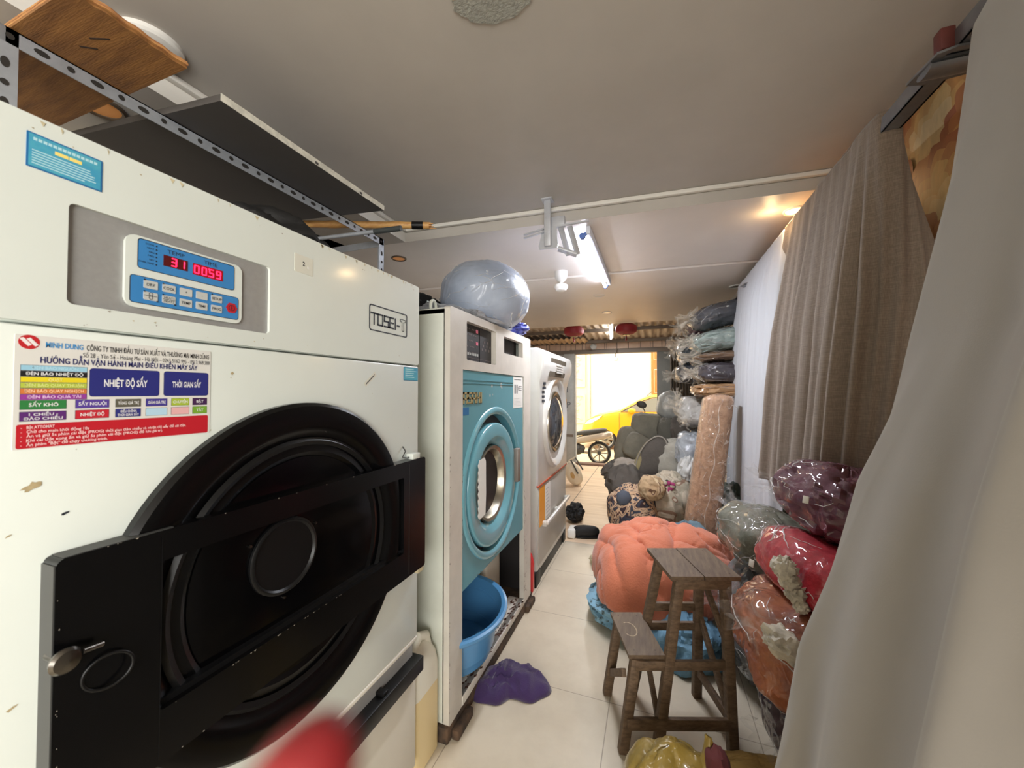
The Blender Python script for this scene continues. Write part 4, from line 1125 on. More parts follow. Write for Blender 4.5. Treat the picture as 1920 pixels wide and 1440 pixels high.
plank('seat_plank', .203, .335, .002, .285, SH); plank('seat_plank', .339, .482, .002, .287, SH)
plank('step_plank', .036, .182, .015, .318, SS)
def rail(p, q, h=.034, w=.018): MB().bar(p, q, w, h, m_wood, .002).build('rail', ST)
rail(S(.235, .02, SH - .038), S(.45, .02, SH - .038), .038); rail(S(.24, .25, SH - .038), S(.45, .25, SH - .038), .038)
rail(S(.245, .03, SH - .038), S(.25, .25, SH - .038), .038); rail(S(.436, .03, SH - .038), S(.432, .25, SH - .038), .038)
rail(S(.06, .012, SS - .038), S(.435, .012, SS - .034), .036); rail(S(.06, .278, SS - .038), S(.435, .27, SS - .034), .036)
rail(S(.062, .02, SS - .04), S(.066, .28, SS - .04), .034)
rail(S(.02, -.004, .115), S(.442, -.004, .115), .044); rail(S(.43, .02, .13), S(.43, .27, .13), .036); rail(S(.22, .262, .43), S(.42, .262, .43), .036)
rail(S(.02, .03, .29), S(.03, .28, .11), .03); rail(S(.155, .03, .115), S(.17, .27, .33), .03); rail(S(.436, .03, .15), S(.434, .26, .40), .03); rail(S(.434, .03, .42), S(.436, .25, .60), .028)
mb = MB()      # chalky scuff on the step
pts = [S(.088 + .030 * math.cos(t), .185 + .05 * math.sin(t), SS + .0008) for t in [-2.4 + 4.4 * k / 20 for k in range(21)]]
mb.tube(pts, .0022, mat('pale_scuff', (186, 166, 140), .9), 6, flat=.2); mb.build('scuff_mark', ST)

# ================================================================== ORANGE QUILT AND ITS NEIGHBOURS
m_orq = mat('orange_quilt', (210, 122, 90), .85, sheen=.3, var=.10, vscale=5, bump=.3, bscale=90)
m_blq = mat('light_blue_blanket', (122, 164, 190), .85, rgb2=(102, 144, 172), vscale=6, bump=.3, bscale=60)
m_blp = mat('blue_print_blanket', (134, 176, 198), .85, rgb2=(72, 84, 82), vscale=26, contrast=(.36, .46), bump=.2)
mb = MB()
def quilt(u, v):
    t = u * 2 * PI
    R_ = 1.0 + .06 * math.sin(3 * t + 1) + .04 * math.sin(5 * t)
    ph = v * PI / 2
    x = .44 * R_ * math.cos(t) * math.cos(ph) ** .8; y = .40 * R_ * math.sin(t) * math.cos(ph) ** .8
    z = .40 * math.sin(ph) ** .75
    q = Vector((x * 3.2, y * 3.2, z * 2)) + Vector((4, 2, 1))
    arc = Vector((noise.noise(q), noise.noise(q + Vector((5, 5, 5))), noise.noise(q - Vector((3, 1, 7)))))
    s = q + arc * .9
    lay = (Vector((x, y, z)) - Vector((.30, .12, .34))).length * 4.0 + .9 * noise.noise(Vector((x * 3 + 2, y * 3, z * 3 + 4)))
    puff = abs(math.sin(PI * lay)) ** .55
    wr = (1 - min(1, abs(noise.noise(s * .9 + Vector((v * 1.5, 0, t * .5)))) * 4.2)) ** 2
    k = .94 + .10 * noise.noise(q * .6) + .07 * puff - .05 * wr + .02 * noise.noise(s * 2.2) - .016 * (1 - min(1, abs(noise.noise(s * 2.1)) * 4)) ** 2
    seam = math.exp(-((x - .10 - .1 * y) / .02) ** 2) * .05
    k -= seam
    return Vector((.0 + .035 + x * k, 2.70 + y * k, .165 + z * k))
mb.grid(quilt, 150, 56, m_orq, closed=True)
OQ = mesh_thing(mb, 'orange_quilt', 'puffy orange quilt heaped on blue blankets behind the wooden stool', 'quilt', (.035, 2.70, .15), solid=.012)
def heap(name, label, cat, c, s, m, seed, rot=(0, 0, 0), group=None, floor=0.002, **kw):
    mb = MB(); mb.blob(c, s, m, rot, seed=seed, floor=floor, **kw)
    return mesh_thing(mb, name, label, cat, (c[0], c[1], max(floor if floor is not None else c[2], c[2] - s[2])), group)
heap('blue_blanket', 'light blue printed blanket sticking out from under the orange quilt', 'blanket', (-.04, 2.62, .085), (.37, .36, .125), m_blp, 4, amp=.09, sc=2.2, ridge=.14, rsc=3, e=.85)
heap('blue_blanket', 'plain light blue blanket on the floor seen between the stool legs', 'blanket', (.14, 2.36, .06), (.20, .22, .17), m_blq, 9, amp=.10, sc=2.2, ridge=.14, rsc=3)
heap('cream_cloth', 'folded cream towel on the floor left of the orange quilt', 'towel', (-.36, 3.32, .035), (.16, .11, .05), mat('cream_towel', (186, 172, 142), .9, bump=.3), 2, (0, 0, .5), amp=.10, ridge=.15, rsc=3)
heap('grey_blue_cloth', 'grey blue cloth on the floor beneath the brown patterned bundle', 'cloth', (-.22, 3.55, .06), (.20, .16, .10), mat('grey_blue_cloth', (118, 138, 158), .9, bump=.3), 6, amp=.10, ridge=.12, rsc=3)
heap('teal_blanket', 'dull teal blanket between the orange quilt and the brown wrapped roll', 'blanket', (.23, 3.18, .20), (.22, .16, .26), mat('dull_teal_cloth', (104, 128, 140), .9, bump=.3), 7, amp=.08, ridge=.10, rsc=3)

# wrapped brown roll leaning upright
m_brw = wrapped('wrapped_brown_fleece', (180, 144, 114), (154, 120, 94), 24, 1.0, 30)
mb = MB()
def roll(u, v):
    t = u * 2 * PI; z = v
    ca, sa = math.cos(t), math.sin(t)
    ex = math.copysign(abs(ca) ** .62, ca); ey = math.copysign(abs(sa) ** .62, sa)
    end = min(1, (min(v, 1 - v) / .045)); rr = (1 - (1 - end) ** 3.4) if end < 1 else 1
    q = Vector((ca * 1.4, sa * 1.4, z * 5))
    k = rr * (1 + .035 * noise.noise(q * 1.5) + .018 * noise.noise(q * 5) - .05 * max(0, 1 - abs(t - 4.3 - .15 * math.sin(z * 6)) / .09) ** 2)
    lean = Vector((.30 * z, .05 * z, 0))
    return Vector((.295 + (.128 - .022 * z) * ex * k, 3.36 + .12 * ey * k, .02 + 1.40 * z)) + lean * .62
mb.grid(roll, 72, 90, m_brw, closed=True)
BR = mesh_thing(mb, 'wrapped_roll', 'tall brown fleece roll in clear plastic leaning beside the white curtain', 'bundle', (.265, 3.36, .02))
mb = MB(); mb.tube([(.315 + .17 * z + .010 * math.sin(z * 31) - .01, 3.228 + .02 * z, .05 + 1.28 * z) for z in [k / 40 for k in range(41)]], [.0015 + .003 * abs(math.sin(k * 1.9)) for k in range(41)], film('seam_glint_film', (236, 226, 214), .25), 8)
rnd = random.Random(5)
for k in range(90):
    z = rnd.uniform(.04, .97); a0 = rnd.uniform(-.11, .11); pts = [(.295 + .186 * (z + .02 * i) + (a0 + .012 * i * rnd.uniform(-1, 1)), 3.236 + .03 * z, .02 + 1.4 * (z + .014 * i * rnd.uniform(-.6, 1))) for i in range(4)]
    mb.tube(pts, [.0008, .0022, .0018, .0006], bpy.data.materials['seam_glint_film'], 5)  # pale threads painted in as glints of the crinkled wrap
mb.build('seam_and_glints', BR)
m_grn = mat('dark_green_plastic', (62, 78, 70), .45, coat=.6, cbump=.5, var=.2)
heap('green_bundle', 'dark green wrapped bundle standing between brown roll and white curtain', 'bundle', (.62, 3.55, .33), (.15, .18, .36), m_grn, 8, amp=.07, ridge=.08, rsc=3, e=.7)

# ================================================================== FLOOR STACK OF WRAPPED BLANKETS AT THE RIGHT
def bundle(name, label, c, s, m, seed, rot=(0, 0, 0), e=.8, amp=.05, ridge=.05, rsc=3.2, wrap=None, wcol=None, rdir=None, floor=None, cat='bundle', extra=None, group=None, lines=26):
    t = thing(name, label, cat, (c[0], c[1], c[2] - s[2]), group)
    mb = MB(); mb.blob(c, s, m, rot, e=e, amp=amp, sc=2.0, seed=seed, ridge=ridge, rsc=rsc, rdir=rdir, floor=floor); mb.build('blanket', t)
    wr_ = None
    if wrap is not None:
        mb = MB()
        for d in wrap:      # gathered crinkled end of the bag
            d = Euler(rot).to_matrix() @ Vector(d).normalized()
            base = Vector(c) + Vector((d.x * s[0], d.y * s[1], d.z * s[2])) * .96
            a = d.orthogonal().normalized(); b_ = d.cross(a)
            rg = []
            for k, (r, h) in enumerate(((.075, -.02), (.05, .03), (.028, .06), (.03, .09), (.045, .125), (.055, .15))):
                rg.append([base + d * h + (a * math.cos(q) + b_ * math.sin(q)) * r * (1 + .35 * math.sin(q * 5 + k + seed) + .2 * math.sin(q * 9 + seed)) for q in [2 * PI * i / 40 for i in range(40)]])
            mb.rings(rg, wcol or m_film)
        wr_ = mb
    if lines:      # pale threads along the wrap's creases, painted in as its glints
        rnd = random.Random(seed); M_ = Euler(rot).to_matrix(); mb = wr_ or MB()
        for k in range(lines):
            th, ph = rnd.uniform(0, 2 * PI), rnd.uniform(-.6, .9); dth, dph = rnd.uniform(-.16, .16), rnd.uniform(-.10, .10); pts = []
            for i in range(rnd.randint(4, 9)):
                sg = lambda v, p: math.copysign(abs(v) ** p, v)
                q = Vector((sg(math.cos(ph), e) * sg(math.cos(th), e), sg(math.cos(ph), e) * sg(math.sin(th), e), sg(math.sin(ph), e)))
                kk = 1.015 + amp * noise.noise(q * 2.0 + Vector((seed * 7.3, seed * 3.1, seed * 1.7))) * 2
                pts.append(M_ @ Vector((q.x * s[0] * kk, q.y * s[1] * kk, q.z * s[2] * kk)) + Vector(c))
                th += dth + rnd.uniform(-.06, .06); ph += dph + rnd.uniform(-.06, .06)
            w_ = rnd.uniform(.0012, .0032)
            mb.tube(pts, [w_ * (.3 + .7 * math.sin(PI * (i + .5) / len(pts))) for i in range(len(pts))], m_crease_glint, 5, flat=.5)
        o_ = mb.build('wrap_and_glints', t); o_['kind'] = 'stuff'
    if extra: extra(t)
    return t
m_crease_glint = film('crease_glint_film', (250, 250, 250), .35, scale=40, edge=.4)
m_maroon = wrapped('wrapped_maroon', (96, 40, 58), (74, 28, 44), 7, 1.0, 14)
m_redb = wrapped('wrapped_red_fleece', (176, 28, 44), (150, 18, 34), 9, .5, 40)
m_greeng = wrapped('wrapped_grey_green', (112, 112, 98), (92, 92, 80), 10, .8, 30)
m_brnor = wrapped('wrapped_orange_brown', (160, 92, 52), (98, 44, 32), 10, .9, 10)
m_greyb = wrapped('wrapped_dark_grey', (104, 104, 104), (84, 84, 86), 10, .9, 20)
m_dkmar = wrapped('wrapped_dark_maroon', (66, 32, 42), (44, 22, 30), 12, 1.0, 12)
m_crm = mat('cream_flower_print', (196, 188, 170), .8, var=.25, vscale=25, bump=.3)
m_tagp = mat('small_paper_tag', (214, 208, 196), .6)

bundle('wrapped_duvet', 'big round grey blue duvet bundle in clear plastic on the turquoise washer', (-.935, 2.085, 1.995), (.265, .285, .212), m_duvet, 6, (.16, .12, .2), e=.98, amp=.03, ridge=.012, lines=70)
# bottom to top
bundle('wrapped_blanket', 'dark maroon wrapped blanket on the floor, lowest of the pile by the grey curtain', (.56, 1.76, .20), (.16, .26, .195), m_dkmar, 21, (0, 0, .12), wrap=[(-1, -.6, .3)], floor=.003)
bundle('wrapped_blanket', 'dark grey wrapped blanket low in the pile just behind the stool legs', (.52, 2.26, .30), (.21, .22, .295), m_greyb, 22, (0, 0, .1), wrap=[(-1, -.2, .3)], floor=.003)
def brown_extra(t):
    mb = MB(); mb.blob((.375, 1.40, .66), (.075, .06, .045), m_crm, (.2, .5, .3), amp=.12, ridge=.15, seed=4, nu=32, nv=18); mb.build('cream_flower', t)
bundle('wrapped_blanket', 'orange brown wrapped blanket with a cream flower below the red bundle', (.47, 1.56, .575), (.20, .27, .16), m_brnor, 23, (.05, .25, .15), wrap=[(-.9, -.3, .45)], amp=.07, extra=brown_extra)
def tag_at(u, v, Y, r=.014):
    def fx(t):
        q = at_y(u, v, Y); mb = MB(); mb.box(q, (.004, r * 1.6, r * 2), m_tagp, .001, Euler((0, .2, .6)).to_matrix()); mb.build('paper_tag', t)
    return fx
bundle('wrapped_blanket', 'grey green wrapped blanket behind the red bundle with a small white tag', (.50, 2.14, .735), (.19, .26, .14), m_greeng, 24, (.0, .20, .25), wrap=[(-.4, 1, .5)], rsc=4, amp=.04, extra=tag_at(1409, 1056, 1.83))
def red_extra(t):
    mb = MB(); 
    for (u, v, r) in ((1462, 1068, .035), (1472, 1092, .030), (1484, 1118, .028), (1495, 1140, .024)):
        q = at_y(u, v, 1.42); mb.blob((q.x + .016, q.y + .02, q.z), (r, r, r * 1.0), m_crm, (.3, .2, .1), amp=.2, ridge=.2, rsc=4, seed=u % 7, nu=24, nv=14)
    mb.build('cream_flower', t)
bundle('wrapped_blanket', 'bright red wrapped blanket with cream flower beneath the maroon bundle', (.555, 1.62, .795), (.18, .26, .125), m_redb, 25, (.0, .38, .22), amp=.03, ridge=.02, wrap=[(-1, .5, .4)], extra=red_extra)
bundle('wrapped_blanket', 'shiny maroon wrapped duvet lying on top of the floor pile', (.625, 1.68, 1.04), (.165, .25, .130), m_maroon, 26, (.10, .10, .30), amp=.04, ridge=.11, rsc=5.0, rdir=(.25, 2.2, .25), wrap=[(-.75, 1, -.1)], extra=tag_at(1511, 937, 1.54, .012))

# ================================================================== CURTAINS OVER THE STEEL RAIL
def resample(path, n):
    P = [Vector((a, b, 0)) for a, b in path]; L = [0]
    for a, b in zip(P, P[1:]): L.append(L[-1] + (b - a).length)
    out = []
    for k in range(n + 1):
        s = L[-1] * k / n; i = 0
        while i < len(L) - 2 and L[i + 1] < s: i += 1
        f_ = (s - L[i]) / max(1e-6, L[i + 1] - L[i]); out.append(P[i].lerp(P[i + 1], f_))
    return out
def smooth(pts, it):
    for _ in range(it): pts = [pts[0]] + [(a + b * 2 + c) / 4 for a, b, c in zip(pts, pts[1:], pts[2:])] + [pts[-1]]
    return pts
def drape(mb, m, levels, folds, nu=260, nt=70, sm=6, seed=0, power=1.0):
    """levels: list of (z, plan path); folds(s, t) gives the offset out of the cloth"""
    paths = [(z, smooth(resample(p, nu), sm)) for z, p in levels]
    z0, z1 = paths[0][0], paths[-1][0]
    def at(s, t):
        z = z0 + (z1 - z0) * t; k = 0
        while k < len(paths) - 2 and z < paths[k + 1][0]: k += 1
        f_ = (z - paths[k][0]) / (paths[k + 1][0] - paths[k][0])
        f_ = f_ if len(paths) == 2 else f_
        return paths[k][1][s].lerp(paths[k + 1][1][s], f_), z
    V = []
    for j in range(nt + 1):
        t = (j / nt) ** 1.25; row = [at(s, t) for s in range(nu + 1)]
        out = []
        for s in range(nu + 1):
            p, z = row[s]; a = row[max(0, s - 2)][0]; b = row[min(nu, s + 2)][0]
            d = b - a; nrm = Vector((d.y, -d.x, 0)); nrm = nrm.normalized() if nrm.length > 1e-9 else Vector((-1, 0, 0))
            q = p + nrm * folds(s / nu, t); out.append(Vector((q.x, q.y, z)))
        V.append(out)
    mb.rings(V, m, closed=False); return mb
def pleat(freqs, amp0, amp1, seed):
    def fn(s, t):
        v = 0
        for fq, am in freqs:
            ph = seed * 1.7 + fq
            w = math.sin(2 * PI * (fq * s + .25 * noise.noise(Vector((s * 3 + seed, t * .8, fq)))) + ph)
            v += am * (abs(w) ** .75 * (1 if w > 0 else -1))
        return v * (amp0 + (amp1 - amp0) * min(1, t * 1.6))
    return fn
def linen(name, rgb, rgb2, rough=.9, sc=180.0):
    m = mat(name, rgb, rough, sheen=.2)
    nt = m.node_tree; b = nt.nodes['Principled BSDF']; L = nt.links.new
    tc = nt.nodes.new('ShaderNodeTexCoord'); outs = []
    for st in ((1, 1, 14), (14, 14, .7)):
        mp = nt.nodes.new('ShaderNodeMapping'); mp.inputs['Scale'].default_value = st
        n = nt.nodes.new('ShaderNodeTexNoise'); nset(n, Scale=26.0, Detail=3.0)
        L(tc.outputs['Object'], mp.inputs['Vector']); L(mp.outputs[0], n.inputs['Vector']); outs.append(n.outputs['Fac'])
    ad = nt.nodes.new('ShaderNodeMath'); ad.operation = 'ADD'; L(outs[0], ad.inputs[0]); L(outs[1], ad.inputs[1])
    r = nt.nodes.new('ShaderNodeValToRGB'); r.color_ramp.elements[0].position = .42; r.color_ramp.elements[1].position = .62
    hf = nt.nodes.new('ShaderNodeMath'); hf.operation = 'MULTIPLY'; hf.inputs[1].default_value = .5; L(ad.outputs[0], hf.inputs[0])
    r.color_ramp.elements[0].color = (*lin(rgb2), 1); r.color_ramp.elements[1].color = (*lin(rgb), 1)
    L(hf.outputs[0], r.inputs['Fac']); L(r.outputs['Color'], b.inputs['Base Color'])
    return m
m_brn = linen('brown_linen', (144, 129, 115), (124, 110, 97))
m_whc = mat('white_sheer_cloth', (190, 192, 196), .85, sheen=.2, bump=.1, bscale=200)
m_gry = mat('grey_beige_cloth', (146, 141, 134), .92, sheen=.25, bump=.04, bscale=420, var=.05, vscale=3)
m_gryl = mat('cream_lining', (222, 212, 186), .9)

# brown linen curtain: front fall facing the aisle, round the near end, back fall by the wall
top = [(CX - .035, 2.46), (CX - .036, 1.60), (CX - .03, 1.555), (CX, 1.545), (CX + .03, 1.555), (CX + .037, 1.62), (CX + .037, 2.3)]
mid = [(CX - .07, 2.66), (CX - .075, 1.80), (CX - .04, 1.70), (CX + .05, 1.63), (CX + .13, 1.62), (CX + .165, 1.70), (CX + .175, 2.4)]
bot = [(CX - .10, 2.78), (CX - .11, 1.92), (CX - .07, 1.80), (CX + .05, 1.72), (CX + .15, 1.68), (CX + .185, 1.78), (CX + .19, 2.4)]
fb0 = pleat([(6, .6), (11, .35), (23, .15)], .006, .046, 2)
def fb(s, t):
    g = math.exp(-((s - .56) / .10) ** 4)
    return fb0(s, t) * (1 - .6 * g) + g * min(1, t * 3) * (.020 * abs(math.sin(2 * PI * 15 * s + .6 * math.sin(t * 3))) + .010 * math.sin(2 * PI * 38 * s + t))
mb = MB(); drape(mb, m_brn, [(CZ + .04, top), (1.75, mid), (.93, bot)], fb, nu=420, nt=60, sm=5)
mb.poly([Vector((a, b, CZ + .0405)) for a, b in top], m_brn)
mesh_thing(mb, 'linen_curtain', 'brown linen curtain bunched over the steel rail', 'curtain', (CX, 2.2, CZ), solid=.003, sharp=180)
# white sheer
topw = [(CX - .036, 3.72), (CX - .036, 2.49), (CX - .03, 2.48), (CX, 2.47)]
midw = [(CX - .04, 4.08), (CX - .06, 3.98), (CX - .085, 3.2), (CX - .085, 2.56), (CX - .04, 2.50)]
botw = [(CX - .05, 4.30), (CX - .07, 4.2), (CX - .10, 3.4), (CX - .10, 2.72), (CX - .05, 2.62)]
fw = pleat([(9, .5), (17, .25), (4, .4)], .002, .009, 5)
mb = MB(); drape(mb, m_whc, [(CZ + .038, topw), (2.05, [(CX - .01, 4.0), (CX - .05, 3.85), (CX - .07, 3.1), (CX - .07, 2.50), (CX - .03, 2.45)]), (1.6, midw), (.12, botw)], fw, nu=260, nt=60, sm=5)
mesh_thing(mb, 'sheer_curtain', 'plain white curtain hanging between the brown curtain and wrapped bundles', 'curtain', (CX, 3.2, CZ), solid=.002, sharp=180)
# broad grey beige cloth close to the camera
topg = [(CX + .035, .98), (CX + .02, 1.05), (CX - .02, 1.06), (CX - .04, 1.00), (CX - .045, .80), (CX - .05, .25)]
g1 = [(.74, .96), (.66, 1.04), (.55, 1.055), (.49, 1.01), (.50, .84), (.535, .62), (.55, .25)]
g2 = [(.76, .98), (.60, 1.06), (.46, 1.06), (.390, .99), (.40, .82), (.455, .60), (.48, .25)]
g3 = [(.74, .98), (.54, 1.06), (.36, 1.05), (.275, .97), (.315, .78), (.37, .56), (.41, .25)]
g4 = [(.74, .98), (.50, 1.06), (.29, 1.05), (.208, .96), (.26, .76), (.32, .53), (.36, .25)]
g5 = [(.74, .98), (.46, 1.06), (.26, 1.04), (.17, .94), (.22, .74), (.28, .50), (.33, .25)]
def fg(s, t):
    g = min(1, max(0, (s - .40) / .12)); v = (.032 * math.sin(2 * PI * (2.3 * s - .75 * t) + 1.6) * min(1, .3 + t) + .018 * math.sin(2 * PI * (5.1 * s - 2.3 * t) + .5) * min(1, t * 2)) * g
    # one heavy overlapping fold running down towards the camera
    c_ = .44 + .38 * t
    v += .055 * min(1, t * 1.6) / (1 + math.exp(-(s - c_) / .007))
    v += .012 * noise.noise(Vector((s * 5, t * 3.0, 2))) * t
    return v
mb = MB(); drape(mb, m_gry, [(CZ + .04, topg), (2.15, [(.74, .97), (.70, 1.04), (.64, 1.055), (.595, 1.01), (.61, .84), (.63, .62), (.64, .25)]), (1.55, g1), (1.25, g2), (.90, g3), (.60, g4), (.12, g5)], fg, nu=240, nt=90, sm=10)
mesh_thing(mb, 'grey_curtain', 'wide grey beige cloth hanging closest to the camera at the right', 'curtain', (CX, .7, CZ), solid=.004, sharp=180)

# ================================================================== YELLOW BAG AT THE BOTTOM
m_yb = mat('yellow_plastic_bag', (150, 126, 58), .32, coat=.6, cbump=.6, cscale=30, var=.15, vscale=14)
m_tan = mat('tan_fleece', (170, 140, 84), .9, bump=.4, bscale=60)
YB = thing('yellow_bag', 'knotted yellow plastic bag on the floor in front of the stool', 'bag', (.10, 1.33, 0))
mb = MB(); mb.blob((.05, 1.30, .17), (.16, .14, .175), m_yb, (0, 0, .4), amp=.06, sc=2.2, seed=14, ridge=.08, rsc=2.2, floor=.003); mb.build('bag_body', YB)
tp = at_y(1328, 1392, 1.32)
mb = MB()
for s_, dx, dy in ((1, -.035, -.03), (-1, .05, -.05)):
    pts = [Vector((.11 + dx, 1.29 + dy, .22)), Vector((tp.x + dx * .5, 1.31 + dy * .5, .31)), Vector((tp.x + dx * .15, 1.32, tp.z - .03)), Vector((tp.x, 1.325, tp.z + .015)), Vector((tp.x + .012, 1.33, tp.z - .005))]
    mb.tube(pts, [.028, .018, .014, .010, .004], m_yb, 12, flat=.45)
mb.build('tied_handles', YB)
mb = MB(); q = at_y(1350, 1432, 1.25); mb.blob((q.x, 1.30, q.z - .05), (.035, .05, .05), mat('dark_red_cloth', (96, 44, 44), .9), amp=.08, seed=3, nu=24, nv=16); mb.build('red_content', YB)
heap('tan_cloth', 'tan fleece cloth roll lying behind the yellow bag near the grey curtain', 'cloth', (.33, 1.56, .085), (.20, .07, .085), m_tan, 5, (0, 0, .15), amp=.06, ridge=.06)

# ================================================================== PHOTOGRAPHER'S FINGERTIP
m_fin = mat('backlit_red_skin', (150, 34, 36), .5, rgb2=(120, 16, 24), vscale=60, sss=.3)
def cp(u, v, dist):
    return EYE + ray(u, v) * dist
mb = MB()
ctr = [cp(640, 1346, .031), cp(620, 1380, .031), cp(594, 1426, .030), cp(556, 1494, .030), cp(510, 1570, .029), cp(470, 1650, .029), cp(440, 1730, .028)]
rad = [.0012, .0027, .0036, .0042, .0044, .0045, .0046]
mb.tube(ctr, rad, m_fin, 24)
PF = thing('person', 'blurred red fingertip of the person taking the photo at the bottom edge', 'person', ctr[2])
o = mb.build('fingertip', PF)
md = o.modifiers.new('smooth', 'SUBSURF'); md.levels = 2; md.render_levels = 2

# ================================================================== STACK OF WRAPPED BUNDLES BY THE RIGHT WALL
G = 'stacked wrapped bundles by the wall'
m_chgrey = wrapped('wrapped_charcoal', (74, 76, 82), (58, 60, 66), 9, 1.0)
m_mint = wrapped('wrapped_mint_grey', (150, 164, 158), (124, 138, 134), 9, 1.0)
m_brnb = wrapped('wrapped_brown', (124, 96, 70), (96, 74, 56), 9, .8)
m_chpur = wrapped('wrapped_dark_purple_grey', (66, 60, 66), (50, 46, 52), 9, .8)
m_tanb = wrapped('wrapped_tan', (190, 150, 108), (160, 122, 84), 9, .7)
m_dkteal = wrapped('wrapped_dark_teal', (62, 72, 78), (46, 54, 60), 9, .9)
m_pale = wrapped('wrapped_pale_grey', (190, 188, 182), (160, 156, 150), 9, 1.0)
m_foil = film('crinkled_film', (240, 232, 216), .14, scale=22, edge=.4)
W_ = [(-1, -.3, 0)]
bundle('wrapped_bundle', 'dark charcoal wrapped bundle, topmost of the stack beneath the ceiling', (.605, 4.02, 2.145), (.285, .26, .115), m_chgrey, 31, (0, -.24, .1), wrap=W_, wcol=m_foil, amp=.05, ridge=.06, group=G)
bundle('wrapped_bundle', 'mint grey wrapped bundle directly under the topmost charcoal one', (.61, 4.00, 1.905), (.28, .27, .11), m_mint, 32, (0, -.14, .05), wrap=W_, wcol=m_foil, amp=.05, ridge=.08, group=G)
bundle('wrapped_bundle', 'thin brown wrapped bundle under the mint grey one', (.62, 4.02, 1.755), (.27, .26, .055), m_brnb, 33, (0, -.05, 0), wrap=W_, wcol=m_foil, amp=.05, group=G)
bundle('wrapped_bundle', 'blackish purple wrapped bundle under the thin brown one', (.63, 4.00, 1.605), (.25, .26, .10), m_chpur, 34, (0, 0, 0), wrap=W_, wcol=m_foil, e=.6, amp=.03, group=G)
bundle('wrapped_bundle', 'tan folded bundle just above the tall brown roll', (.61, 4.0, 1.445), (.28, .27, .065), m_tanb, 35, (0, 0, .02), wrap=None, amp=.04, ridge=.10, e=.55, group=G)
bundle('wrapped_bundle', 'dark slate bundle with shiny torn wrap, left side of the stack', (.40, 4.58, 1.875), (.15, .2, .155), m_dkteal, 36, (0, .2, .2), wrap=[(-1, -.3, .1)], wcol=m_foil, amp=.06, group=G)
bundle('wrapped_bundle', 'small dark grey bundle below the dark slate one at the left of the stack', (.37, 4.60, 1.625), (.14, .19, .105), m_chgrey, 37, (0, .1, .1), wrap=[(-1, -.4, -.2)], wcol=m_foil, amp=.06, group=G)
bundle('wrapped_bundle', 'dull maroon bundle end at the top left of the stack', (.46, 4.56, 2.115), (.13, .18, .085), m_maroon, 38, (0, -.2, .1), wrap=[(-1, -.5, .1)], wcol=m_foil, amp=.08, group=G)
bundle('wrapped_bundle', 'pale grey wrapped bundle beside the top of the tall brown roll', (.42, 4.30, 1.225), (.21, .24, .16), m_pale, 39, (0, .05, .2), wrap=[(-1, -.2, .3)], wcol=m_foil, amp=.06, ridge=.08, group=G)
bundle('wrapped_bundle', 'pale blue grey wrapped bundle low behind the tall brown roll', (.40, 4.24, .83), (.20, .24, .22), wrapped('wrapped_pale_blue', (172, 178, 184), (146, 152, 158), 9, 1.0), 40, (0, .05, .1), wrap=None, amp=.06, ridge=.09, group=G)
bundle('wrapped_bundle', 'light grey wrapped bundle on the floor behind the floral cushion bundle', (.46, 4.28, .31), (.26, .28, .31), m_greyb, 41, (0, 0, .1), amp=.05, floor=.0, group=G)

# loose gathered plastic bag ends
mb = MB()
random.seed(21)
for (u, v, Y, n, L_) in ((1275, 615, 4.35, 12, .16), (1300, 640, 4.2, 12, .15), (1297, 600, 4.4, 8, .12), (1262, 660, 4.5, 8, .14), (1300, 700, 4.1, 12, .15), (1270, 745, 4.25, 8, .13), (1285, 790, 4.1, 8, .12)):
    c_ = at_y(u, v, Y)
    for k in range(n):
        d = Vector((random.uniform(-1, .6), random.uniform(-1, .2), random.uniform(-1, 1))).normalized()
        s = d.cross(Vector((random.random(), random.random(), random.random()))).normalized()
        a0 = c_ - d * L_ * .4; w_ = random.uniform(.008, .025)
        pts = [a0.lerp(c_ + d * L_ * .8, q / 5) + s * .012 * math.sin(q * 2 + k) for q in range(6)]
        mb.rings([[p - s * w_ * (1 - .1 * i), p + d.cross(s) * w_ * .5, p + s * w_ * (1 - .1 * i)] for i, p in enumerate(pts)], m_foil, closed=False)
o = mesh_thing(mb, 'plastic_film', 'crinkled loose clear plastic ends hanging off the stacked bundles', 'plastic wrap', (.3, 4.3, 1.3)); tag(o, kind='stuff')

# ================================================================== PILE OF CUSHIONS AND CLOTHES
def swirl_mat(name, cols, scale=5.0, dist=2.4):
    m = bpy.data.materials.new(name); m.use_nodes = True
    nt = m.node_tree; b = nt.nodes['Principled BSDF']; L = nt.links.new
    tc = nt.nodes.new('ShaderNodeTexCoord'); n = nt.nodes.new('ShaderNodeTexNoise')
    nset(n, Scale=scale, Detail=1.0, Distortion=dist)
    L(tc.outputs['Object'], n.inputs['Vector'])
    w = nt.nodes.new('ShaderNodeMath'); w.operation = 'MULTIPLY'; w.inputs[1].default_value = 3.0
    f_ = nt.nodes.new('ShaderNodeMath'); f_.operation = 'FRACT'
    L(n.outputs['Fac'], w.inputs[0]); L(w.outputs[0], f_.inputs[0])
    r = nt.nodes.new('ShaderNodeValToRGB'); r.color_ramp.interpolation = 'CONSTANT'
    r.color_ramp.elements[0].color = (*lin(cols[0][1]), 1); r.color_ramp.elements[0].position = 0
    r.color_ramp.elements[1].color = (*lin(cols[1][1]), 1); r.color_ramp.elements[1].position = cols[1][0]
    for p, c_ in cols[2:]:
        e_ = r.color_ramp.elements.new(p); e_.color = (*lin(c_), 1)
    L(f_.outputs[0], r.inputs['Fac']); L(r.outputs['Color'], b.inputs['Base Color'])
    b.inputs['Roughness'].default_value = .8
    return m
